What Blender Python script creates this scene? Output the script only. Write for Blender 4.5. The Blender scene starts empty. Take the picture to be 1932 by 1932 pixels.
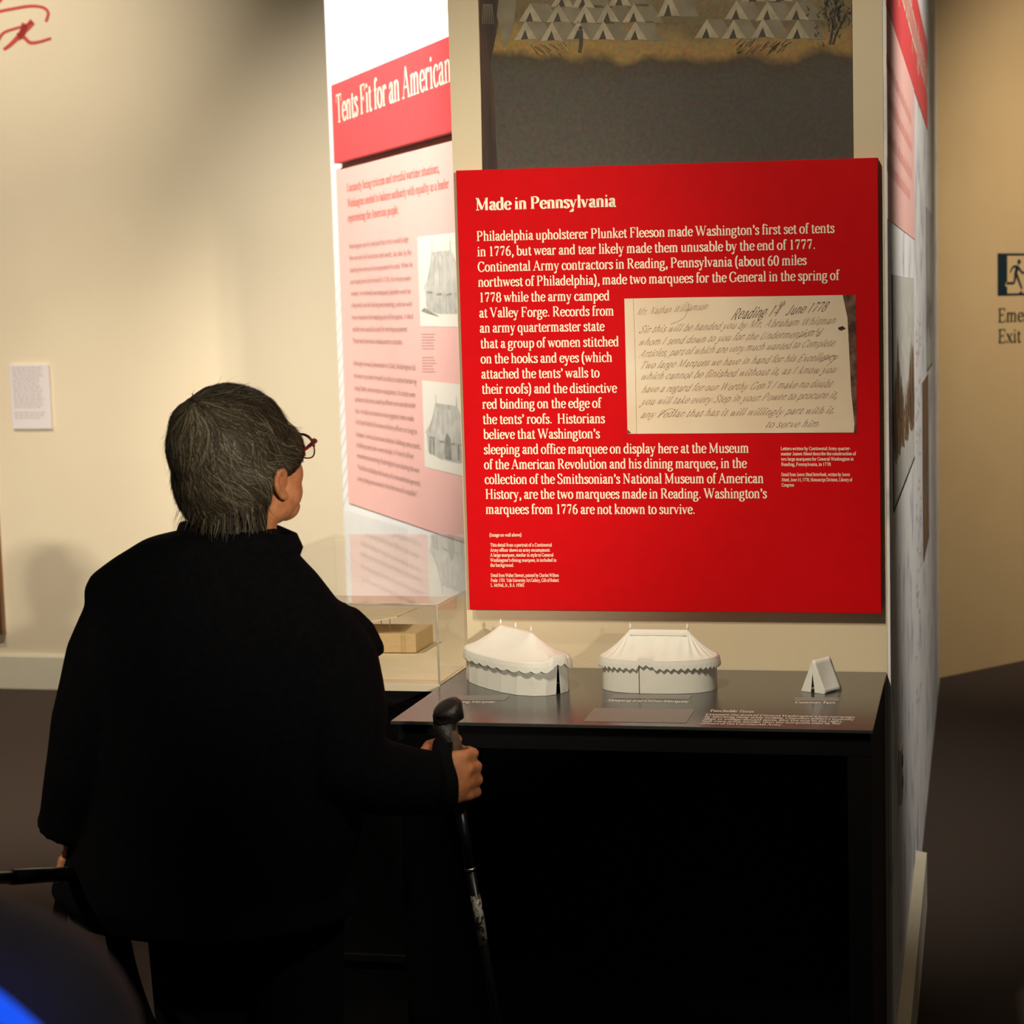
import bpy, bmesh, math, random
from mathutils import Vector, Matrix, noise
from mathutils.bvhtree import BVHTree

random.seed(7)
C = bpy.context.scene.collection
SC = bpy.context.scene

# ------------------------------------------------------------------ camera
F_PX, CX, CY, PITCH, ROLL, EYE = 3703.5, 1286.4, 966.0, 0.1101, -0.0191, 1.6
_f = Vector((0, math.cos(PITCH), -math.sin(PITCH)))
_u = Vector((0, math.sin(PITCH), math.cos(PITCH)))
_r = Vector((1, 0, 0))
RT = _r * math.cos(ROLL) + _u * math.sin(ROLL)
UP = -_r * math.sin(ROLL) + _u * math.cos(ROLL)
FW = _f
CAM = Vector((0, 0, EYE))
cd = bpy.data.cameras.new('camera')
cd.sensor_fit = 'HORIZONTAL'
cd.sensor_width = 36
cd.lens = F_PX / 1932 * 36
cd.shift_x = (966 - CX) / 1932
cd.clip_start = .05
cd.dof.use_dof = True
cd.dof.focus_distance = 3.66
cd.dof.aperture_fstop = 7.5
cam = bpy.data.objects.new('camera', cd)
cam.matrix_world = Matrix(((RT.x, UP.x, -FW.x, CAM.x), (RT.y, UP.y, -FW.y, CAM.y), (RT.z, UP.z, -FW.z, CAM.z), (0, 0, 0, 1)))
C.objects.link(cam)
SC.camera = cam

# ------------------------------------------------------------------ world, exposure, track lights
w = bpy.data.worlds.new('gallery_ambient')
SC.world = w
w.use_nodes = True
w.node_tree.nodes['Background'].inputs[0].default_value = (1.0, .86, .70, 1)
w.node_tree.nodes['Background'].inputs[1].default_value = .045
SC.view_settings.view_transform = 'Standard'
SC.view_settings.look = 'None'
SC.view_settings.exposure = 0.0
SC.view_settings.gamma = 1.0
SC.view_settings.use_curve_mapping = False

def spot(name, loc, aim, watts, deg, blend=.6, col=(1, .87, .70), size=.04):
    l = bpy.data.lights.new(name, 'SPOT')
    l.energy = watts
    l.color = col
    l.spot_size = math.radians(deg)
    l.spot_blend = blend
    l.shadow_soft_size = size
    o = bpy.data.objects.new(name, l)
    o.location = loc
    o.rotation_euler = (Vector(aim) - Vector(loc)).to_track_quat('-Z', 'Y').to_euler()
    C.objects.link(o)
    return o

spot('track_light_panel', (-.75, 1.45, 3.55), (.15, 3.65, 1.60), 215, 37, .9)
spot('track_light_models', (-.75, 1.75, 3.55), (.0, 3.5, .89), 185, 26, .9)
spot('track_light_front_right', (1.3, .9, 3.55), (-.42, 3.06, .46), 150, 14, .9)
spot('track_light_left_graphic', (-2.6, 4.6, 3.6), (-1.05, 6.35, 2.0), 740, 62, .8, (1, .93, .83))
spot('track_light_right_graphic', (2.2, 3.75, 3.6), (.62, 5.1, 2.0), 350, 62, .8, (1, .93, .83))
spot('track_light_back_wall', (-3.3, 6.1, 3.6), (-3.1, 8.25, 2.3), 230, 84, .9, (1, .90, .75))
spot('track_light_back_wall_low', (-2.6, 5.0, 3.6), (-2.1, 7.1, .0), 360, 60, .9, (1, .90, .75))
spot('track_light_far_a', (3.25, -7, 3.15), (-2.35, 8.1, .85), 2400, 9.5, 1, (1, .90, .75), .07)
spot('track_light_far_b', (3.05, -7, 3.17), (-2.35, 8.1, .85), 2400, 9.5, 1, (1, .90, .75), .07)
spot('track_light_case', (-1.7, 3.2, 3.5), (-.75, 4.1, 1.0), 160, 34, .8)
spot('track_light_exit', (2.6, 6.0, 3.6), (2.2, 8.7, 1.45), 380, 70, .9)
spot('track_light_left', (-2.3, 1.5, 3.5), (-1.05, 3.1, .62), 230, 15, .9)

# ------------------------------------------------------------------ projection helpers: a pixel gives a ray, a surface gives the distance
def ray(x, y):
    return FW + RT * ((x - CX) / F_PX) - UP * ((y - CY) / F_PX)
def at_z(x, y, z):
    d = ray(x, y)
    return CAM + d * ((z - EYE) / d.z)
def at_y(x, y, Y):
    d = ray(x, y)
    return CAM + d * (Y / d.y)

class Plane:
    def __init__(s, P, u, v=(0, 0, 1)):
        s.P, s.u, s.v = Vector(P), Vector(u).normalized(), Vector(v).normalized()
        s.n = s.u.cross(s.v).normalized()
        if s.n.dot(CAM - s.P) < 0:
            s.n = -s.n
    def st(s, x, y):
        d = ray(x, y)
        q = CAM + d * ((s.P - CAM).dot(s.n) / d.dot(s.n)) - s.P
        return q.dot(s.u), q.dot(s.v)
    def at(s, a, b, off=0.0):
        return s.P + s.u * a + s.v * b + s.n * off
    def px(s, x, y, off=0.0):
        return s.at(*s.st(x, y), off)

# ------------------------------------------------------------------ materials
def mat(name, col, rough=.6, col2=None, scale=8, bump=0, bscale=200, metal=0, spec=.5, stretch=None, detail=4, lo=.35, hi=.65, **kw):
    m = bpy.data.materials.new(name)
    m.use_nodes = True
    nt = m.node_tree
    b = nt.nodes['Principled BSDF']
    b.inputs['Base Color'].default_value = (*col, 1)
    b.inputs['Roughness'].default_value = rough
    b.inputs['Metallic'].default_value = metal
    b.inputs['Specular IOR Level'].default_value = spec
    for k, v in kw.items():
        b.inputs[k].default_value = v
    tc = nt.nodes.new('ShaderNodeTexCoord')
    src = tc.outputs['Object']
    if stretch:
        mp = nt.nodes.new('ShaderNodeMapping')
        mp.inputs['Scale'].default_value = stretch
        nt.links.new(src, mp.inputs[0])
        src = mp.outputs[0]
    if col2:
        n = nt.nodes.new('ShaderNodeTexNoise')
        n.inputs['Scale'].default_value = scale
        n.inputs['Detail'].default_value = detail
        nt.links.new(src, n.inputs['Vector'])
        r = nt.nodes.new('ShaderNodeValToRGB')
        r.color_ramp.elements[0].position = lo
        r.color_ramp.elements[1].position = hi
        r.color_ramp.elements[0].color = (*col, 1)
        r.color_ramp.elements[1].color = (*col2, 1)
        nt.links.new(n.outputs['Fac'], r.inputs[0])
        nt.links.new(r.outputs[0], b.inputs['Base Color'])
    if bump:
        n = nt.nodes.new('ShaderNodeTexNoise')
        n.inputs['Scale'].default_value = bscale
        n.inputs['Detail'].default_value = 3
        nt.links.new(src, n.inputs['Vector'])
        bp = nt.nodes.new('ShaderNodeBump')
        bp.inputs['Strength'].default_value = bump
        bp.inputs['Distance'].default_value = .002
        nt.links.new(n.outputs['Fac'], bp.inputs['Height'])
        nt.links.new(bp.outputs[0], b.inputs['Normal'])
    return m

def glass_mat(name, tint=(1, 1, 1), rough=0.0, ior=1.45):
    m = bpy.data.materials.new(name)
    m.use_nodes = True
    nt = m.node_tree
    nt.nodes.remove(nt.nodes['Principled BSDF'])
    out = nt.nodes['Material Output']
    tr = nt.nodes.new('ShaderNodeBsdfTransparent')
    tr.inputs[0].default_value = (*tint, 1)
    gl = nt.nodes.new('ShaderNodeBsdfGlossy')
    gl.inputs['Roughness'].default_value = rough
    fr = nt.nodes.new('ShaderNodeFresnel')
    fr.inputs[0].default_value = ior
    mx = nt.nodes.new('ShaderNodeMixShader')
    ge_ = nt.nodes.new('ShaderNodeNewGeometry')
    fm = nt.nodes.new('ShaderNodeMath')
    fm.operation = 'MULTIPLY'
    iv = nt.nodes.new('ShaderNodeMath')
    iv.operation = 'SUBTRACT'
    iv.inputs[0].default_value = 1.0
    nt.links.new(ge_.outputs['Backfacing'], iv.inputs[1])
    nt.links.new(fr.outputs[0], fm.inputs[0])
    nt.links.new(iv.outputs[0], fm.inputs[1])
    nt.links.new(fm.outputs[0], mx.inputs[0])
    nt.links.new(tr.outputs[0], mx.inputs[1])
    nt.links.new(gl.outputs[0], mx.inputs[2])
    nt.links.new(mx.outputs[0], out.inputs[0])
    return m

M = {}
M['cream'] = mat('cream_wall_paint', (.80, .69, .50), .75, (.78, .67, .48), 3, .15, 260)
M['beige'] = mat('beige_column_paint', (.70, .60, .40), .75, (.68, .58, .385), 4, .2, 260)
M['exitwall'] = mat('tan_wall_paint', (.62, .44, .22), .8, (.60, .42, .21), 4, .2, 240)
M['trim'] = mat('cream_gloss_trim', (.74, .68, .52), .45, (.71, .65, .50), 5)
M['carpet'] = mat('dark_brown_carpet', (.052, .037, .029), .95, (.092, .068, .054), 420, .8, 500, spec=.1)
M['graphic'] = mat('white_printed_wall', (.86, .86, .84), .6, (.80, .80, .79), 2)
M['map'] = mat('pale_map_print', (.83, .82, .80), .6, (.30, .32, .42), 7, detail=10, lo=.52, hi=.74)
M['red'] = mat('red_printed_panel', (.60, .0012, .004), .6, (.57, .001, .0035), 30, .05, 500, spec=.12)
M['redband'] = mat('red_title_band', (.74, .075, .085), .55, (.72, .07, .08), 20, spec=.3)
M['panel_edge'] = mat('panel_foam_edge', (.30, .24, .18), .7)
M['pink'] = mat('pale_pink_print', (.86, .50, .45), .6, (.85, .485, .435), 8)
M['cream_ink'] = mat('cream_ink', (.96, .86, .64), .6)
M['band_ink'] = mat('title_ink', (.95, .88, .70), .6)
M['grey_ink'] = mat('warm_grey_ink', (.42, .25, .22), .7)
M['coral_ink'] = mat('coral_ink', (.72, .22, .18), .7)
M['script_red'] = mat('red_script_ink', (.55, .04, .03), .6)
M['teal_ink'] = mat('dark_teal_vinyl', (.005, .022, .028), .5)
M['dark_ink'] = mat('dark_green_grey_ink', (.035, .036, .022), .6)
M['label_card'] = mat('lilac_white_card', (.80, .74, .74), .6)
M['label_ink'] = mat('label_grey_ink', (.62, .54, .53), .7)
M['white_ink'] = mat('white_ink', (.85, .80, .70), .6)
M['table_top'] = mat('dark_grey_laminate', (.045, .048, .042), .22, (.052, .054, .046), 60, spec=.5, IOR=2.0)
M['braille'] = mat('clear_dot_strip', (.22, .21, .18), .4, (.30, .285, .25), 900, .6, 900)
M['black_base'] = mat('black_painted_board', (.0035, .0035, .004), .6, (.0045, .0045, .005), 30, spec=.2)
M['resin'] = mat('white_cast_resin', (.85, .84, .74), .5, (.82, .81, .71), 30, .05, 300)
M['acrylic'] = glass_mat('clear_acrylic', (.985, .98, .96))
M['deck'] = mat('cream_case_deck', (.80, .70, .50), .6, (.78, .68, .48), 6)
M['case_block'] = mat('tan_wood_block', (.60, .44, .24), .6, (.55, .40, .21), 20, stretch=(1, 12, 12))
M['paper'] = mat('aged_paper', (.80, .70, .50), .8, (.70, .56, .38), 9)
M['steel'] = mat('brushed_steel', (.55, .53, .48), .3, metal=1)
M['coat'] = mat('black_wool_coat', (.0022, .0022, .0027), .95, (.0032, .0032, .0038), 90, .5, 350, spec=.06)
M['trouser'] = mat('black_trousers', (.004, .004, .005), .95, (.005, .005, .0065), 60, .3, 300, spec=.06)
M['shoe'] = mat('black_leather_shoe', (.012, .011, .010), .45)
M['skin'] = mat('warm_skin', (.52, .215, .09), .5, (.42, .15, .06), 60, .3, 250, spec=.3)
M['skin'].node_tree.nodes['Principled BSDF'].inputs['Subsurface Weight'].default_value = .08
M['hair_base'] = mat('dark_brown_hair', (.022, .015, .008), .7, (.042, .032, .018), 40, .8, 120, stretch=(3, 3, .5), spec=.2)
M['hair_a'] = mat('brown_hair_strand', (.028, .020, .011), .55, spec=.25)
M['hair_b'] = mat('grey_brown_hair_strand', (.058, .045, .025), .55, spec=.25)
M['hair_c'] = mat('pale_grey_hair_strand', (.135, .115, .075), .55, spec=.25)
M['frame_red'] = mat('red_black_acetate', (.16, .006, .006), .25, (.012, .004, .005), 40, lo=.45, hi=.6)
M['lens'] = glass_mat('spectacle_lens', (.96, .96, .95))
M['eye'] = mat('eye_white', (.75, .72, .68), .2)
M['rubber'] = mat('black_grip_rubber', (.006, .0055, .0055), .45, (.012, .009, .007), 60, .5, 300)
M['cork'] = mat('dark_cork', (.10, .05, .025), .75, (.05, .025, .014), 90, .6, 200)
M['shaft'] = mat('black_aluminium_shaft', (.02, .02, .022), .3, metal=.6)
M['shaft_label'] = mat('silver_shaft_print', (.40, .38, .32), .4, (.03, .03, .03), 120, lo=.50, hi=.54)
M['webbing'] = mat('black_webbing', (.003, .003, .0034), .9, spec=.1)
M['navy'] = mat('dark_navy_jacket', (.21, .20, .26), .85, (.25, .24, .31), 25, .3, 150)
M['blue'] = mat('bright_blue_strip', (.02, .10, .85), .5, (.015, .07, .70), 12, **{'Emission Color': (.01, .09, .9, 1), 'Emission Strength': 1.0})  # brightness of the strip put in as emission
M['brown_art'] = mat('brown_framed_canvas', (.10, .035, .012), .5, (.30, .14, .03), 4)
M['letter'] = mat('old_letter_paper', (.80, .68, .50), .8, (.72, .56, .38), 6, detail=7)
M['brown_ink'] = mat('faded_brown_ink', (.22, .115, .065), .8)
M['brown_ink2'] = mat('dark_brown_ink', (.045, .02, .012), .8)
M['book_edge'] = mat('dark_binding_edge', (.05, .02, .012), .8, (.20, .10, .06), 60)
M['mural_dark'] = mat('mural_dark_ground', (.040, .034, .026), .7, (.068, .060, .046), 14, .25, 90, detail=8)
M['mural_tan'] = mat('mural_ochre_ground', (.22, .13, .03), .7, (.11, .075, .035), 9, detail=8)
M['mural_olive'] = mat('mural_olive_field', (.155, .12, .05), .7, (.09, .072, .032), 12, detail=8)
M['mural_tent'] = mat('mural_pale_canvas', (.20, .17, .105), .7, (.15, .125, .075), 30, detail=6)
M['mural_light'] = mat('mural_light_canvas', (.36, .31, .20), .7, (.26, .22, .14), 40)
M['mural_shadow'] = mat('mural_dark_brush', (.030, .024, .014), .7, (.055, .040, .022), 30)
M['mural_drape'] = mat('mural_brown_drape', (.075, .035, .018), .7, (.028, .014, .008), 14, stretch=(3, 3, .4))
M['engraving'] = mat('grey_engraving', (.56, .55, .49), .8, (.40, .39, .34), 40, detail=6)
M['engraving_dark'] = mat('dark_engraving', (.20, .19, .165), .8, (.32, .31, .27), 60, detail=6)
M['ivory'] = mat('ivory_print', (.80, .76, .66), .7)
M['sketch'] = mat('pale_sketch_ink', (.48, .42, .31), .7)
M['print_brown'] = mat('brown_print', (.09, .045, .025), .7, (.32, .19, .09), 14, detail=8, stretch=(3, 3, .6))
M['socket'] = mat('white_socket_plastic', (.75, .70, .60), .4)

M['ivory_grey'] = mat('pale_engraving', (.62, .60, .54), .8, (.48, .46, .41), 25, detail=6)
M['map_ink'] = mat('faint_map_ink', (.62, .40, .40), .7)

M['shaft_highlight'] = mat('silver_painted_stripe', (.72, .70, .62), .35)  # pale colour standing in for the highlight on the carried pole
M['acrylic_edge'] = mat('polished_acrylic_edge', (.62, .60, .50), .2, (.30, .29, .25), 14, spec=.8)

# ------------------------------------------------------------------ mesh helpers
def link(name, verts, faces, m, parent=None, loc=None, smooth=False, mids=None):
    base = parent['_o'] if parent is not None else (loc if loc is not None else (0, 0, 0))
    base = Vector(base)
    me = bpy.data.meshes.new(name)
    me.from_pydata([tuple(Vector(v) - base) for v in verts], [], faces)
    for mm in (m if isinstance(m, (list, tuple)) else [m]):
        me.materials.append(mm)
    if mids:
        me.polygons.foreach_set('material_index', mids)
    if smooth:
        me.polygons.foreach_set('use_smooth', [True] * len(me.polygons))
    me.update()
    o = bpy.data.objects.new(name, me)
    C.objects.link(o)
    if parent is not None:
        o.parent = parent
        o['_o'] = tuple(base)
    else:
        o.location = base
        o['_o'] = tuple(base)
    return o
def thing(name, loc, label, cat, group=None):
    o = bpy.data.objects.new(name, None)
    o.empty_display_size = .05
    o.location = loc
    C.objects.link(o)
    o['_o'] = tuple(loc)
    return tag(o, label, cat, group)
def tag(o, label, cat, group=None):
    o['label'] = label
    o['category'] = cat
    if group:
        o['group'] = group
    return o
def struct(o):
    o['kind'] = 'structure'
    return o

class B:
    """collects shapes in world coordinates"""
    def __init__(s):
        s.v, s.f, s.m = [], [], []
    def add(s, v, f, mi=0):
        k = len(s.v)
        s.v += [Vector(p) for p in v]
        s.f += [tuple(i + k for i in q) for q in f]
        s.m += [mi] * len(f)
        return s
    def hexa(s, lo, hi, mi=0):
        """two quads (same winding) -> closed box"""
        n = len(lo)
        f = [tuple(range(n))[::-1], tuple(range(n, 2 * n))]
        f += [(i, (i + 1) % n, n + (i + 1) % n, n + i) for i in range(n)]
        return s.add(list(lo) + list(hi), f, mi)
    def prism(s, poly, z0, z1, mi=0):
        return s.hexa([(p[0], p[1], z0) for p in poly], [(p[0], p[1], z1) for p in poly], mi)
    def slab(s, pl, a0, b0, a1, b1, o0, o1, mi=0):
        q = ((a0, b0), (a1, b0), (a1, b1), (a0, b1))
        return s.hexa([pl.at(a, b, o0) for a, b in q], [pl.at(a, b, o1) for a, b in q], mi)
    def tube(s, pts, rad, n=10, mi=0, cap=True, flat=1.0):
        pts = [Vector(p) for p in pts]
        if not isinstance(rad, (list, tuple)):
            rad = [rad] * len(pts)
        k = len(s.v)
        ref = None
        for i, p in enumerate(pts):
            t = (pts[min(i + 1, len(pts) - 1)] - pts[max(i - 1, 0)]).normalized()
            if ref is None:
                ref = Vector((0, 0, 1)) if abs(t.z) < .9 else Vector((1, 0, 0))
            a = (ref - t * ref.dot(t)).normalized()
            b = t.cross(a)
            ref = a
            for j in range(n):
                q = 2 * math.pi * j / n
                s.v.append(p + a * (math.cos(q) * rad[i]) + b * (math.sin(q) * rad[i] * flat))
        for i in range(len(pts) - 1):
            for j in range(n):
                s.f.append((k + i * n + j, k + i * n + (j + 1) % n, k + (i + 1) * n + (j + 1) % n, k + (i + 1) * n + j))
                s.m.append(mi)
        if cap:
            s.f.append(tuple(k + j for j in range(n))[::-1]); s.m.append(mi)
            e = k + (len(pts) - 1) * n
            s.f.append(tuple(e + j for j in range(n))); s.m.append(mi)
        return s
    def rings(s, rs, n=32, mi=0):
        """rs: list of (cx, cy, z, rx, ry, rot) stacked elliptical sections"""
        k = len(s.v)
        for cx, cy, z, rx, ry, ro in rs:
            c, d = math.cos(ro), math.sin(ro)
            for j in range(n):
                q = 2 * math.pi * j / n
                x, y = math.cos(q) * rx, math.sin(q) * ry
                s.v.append(Vector((cx + x * c - y * d, cy + x * d + y * c, z)))
        for i in range(len(rs) - 1):
            for j in range(n):
                s.f.append((k + i * n + j, k + i * n + (j + 1) % n, k + (i + 1) * n + (j + 1) % n, k + (i + 1) * n + j)); s.m.append(mi)
        s.f.append(tuple(k + j for j in range(n))[::-1]); s.m.append(mi)
        e = k + (len(rs) - 1) * n
        s.f.append(tuple(e + j for j in range(n))); s.m.append(mi)
        return s
    def ball(s, c, r, Mx=None, n=18, m=12, mi=0):
        c = Vector(c)
        if not isinstance(r, (tuple, list)):
            r = (r, r, r)
        k = len(s.v)
        for i in range(m + 1):
            th = math.pi * i / m
            for j in range(n):
                q = 2 * math.pi * j / n
                p = Vector((r[0] * math.sin(th) * math.cos(q), r[1] * math.sin(th) * math.sin(q), r[2] * math.cos(th)))
                if Mx is not None:
                    p = Mx @ p
                s.v.append(c + p)
        for i in range(m):
            for j in range(n):
                s.f.append((k + i * n + j, k + (i + 1) * n + j, k + (i + 1) * n + (j + 1) % n, k + i * n + (j + 1) % n)); s.m.append(mi)
        return s
    def lathe(s, base, prof, n=16, axis=(0, 0, 1), mi=0):
        pts = [Vector(base) + Vector(axis) * h for h, _ in prof]
        return s.tube(pts, [max(r, 1e-5) for _, r in prof], n, mi)
    def flat(s, pl, poly, off, mi=0):
        return s.add([pl.at(a, b, off) for a, b in poly], [tuple(range(len(poly)))], mi)
    def build(s, name, m, parent=None, loc=None, smooth=False):
        return link(name, s.v, s.f, m, parent, loc, smooth, s.m if any(s.m) else None)

def bevel(o, w=.002, seg=2):
    md = o.modifiers.new('bevel', 'BEVEL')
    md.width = w
    md.segments = seg
    md.limit_method = 'ANGLE'
    return o

def remesh(b, voxel, smooth=4, factor=.5):
    me = bpy.data.meshes.new('tmp')
    me.from_pydata([tuple(p) for p in b.v], [], b.f)
    o = bpy.data.objects.new('tmp', me)
    C.objects.link(o)
    r = o.modifiers.new('r', 'REMESH')
    r.mode = 'VOXEL'
    r.voxel_size = voxel
    if smooth:
        sm = o.modifiers.new('s', 'SMOOTH')
        sm.iterations = smooth
        sm.factor = factor
    dg = bpy.context.evaluated_depsgraph_get()
    e = o.evaluated_get(dg)
    m2 = e.to_mesh()
    v = [p.co.copy() for p in m2.vertices]
    f = [tuple(p.vertices) for p in m2.polygons]
    e.to_mesh_clear()
    bpy.data.objects.remove(o)
    bpy.data.meshes.remove(me)
    r = B()
    r.v, r.f, r.m = v, f, [0] * len(f)
    return r

def catmull(pts, seg=5):
    if len(pts) < 3:
        return list(pts)
    P = [pts[0]] + list(pts) + [pts[-1]]
    out = []
    for i in range(1, len(P) - 2):
        for k in range(seg):
            t = k / seg
            out.append(tuple(.5 * (2 * P[i][c] + (P[i + 1][c] - P[i - 1][c]) * t + (2 * P[i - 1][c] - 5 * P[i][c] + 4 * P[i + 1][c] - P[i + 2][c]) * t * t + (3 * P[i][c] - P[i - 1][c] - 3 * P[i + 1][c] + P[i + 2][c]) * t ** 3) for c in range(len(P[i]))))
    out.append(tuple(pts[-1]))
    return out

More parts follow.
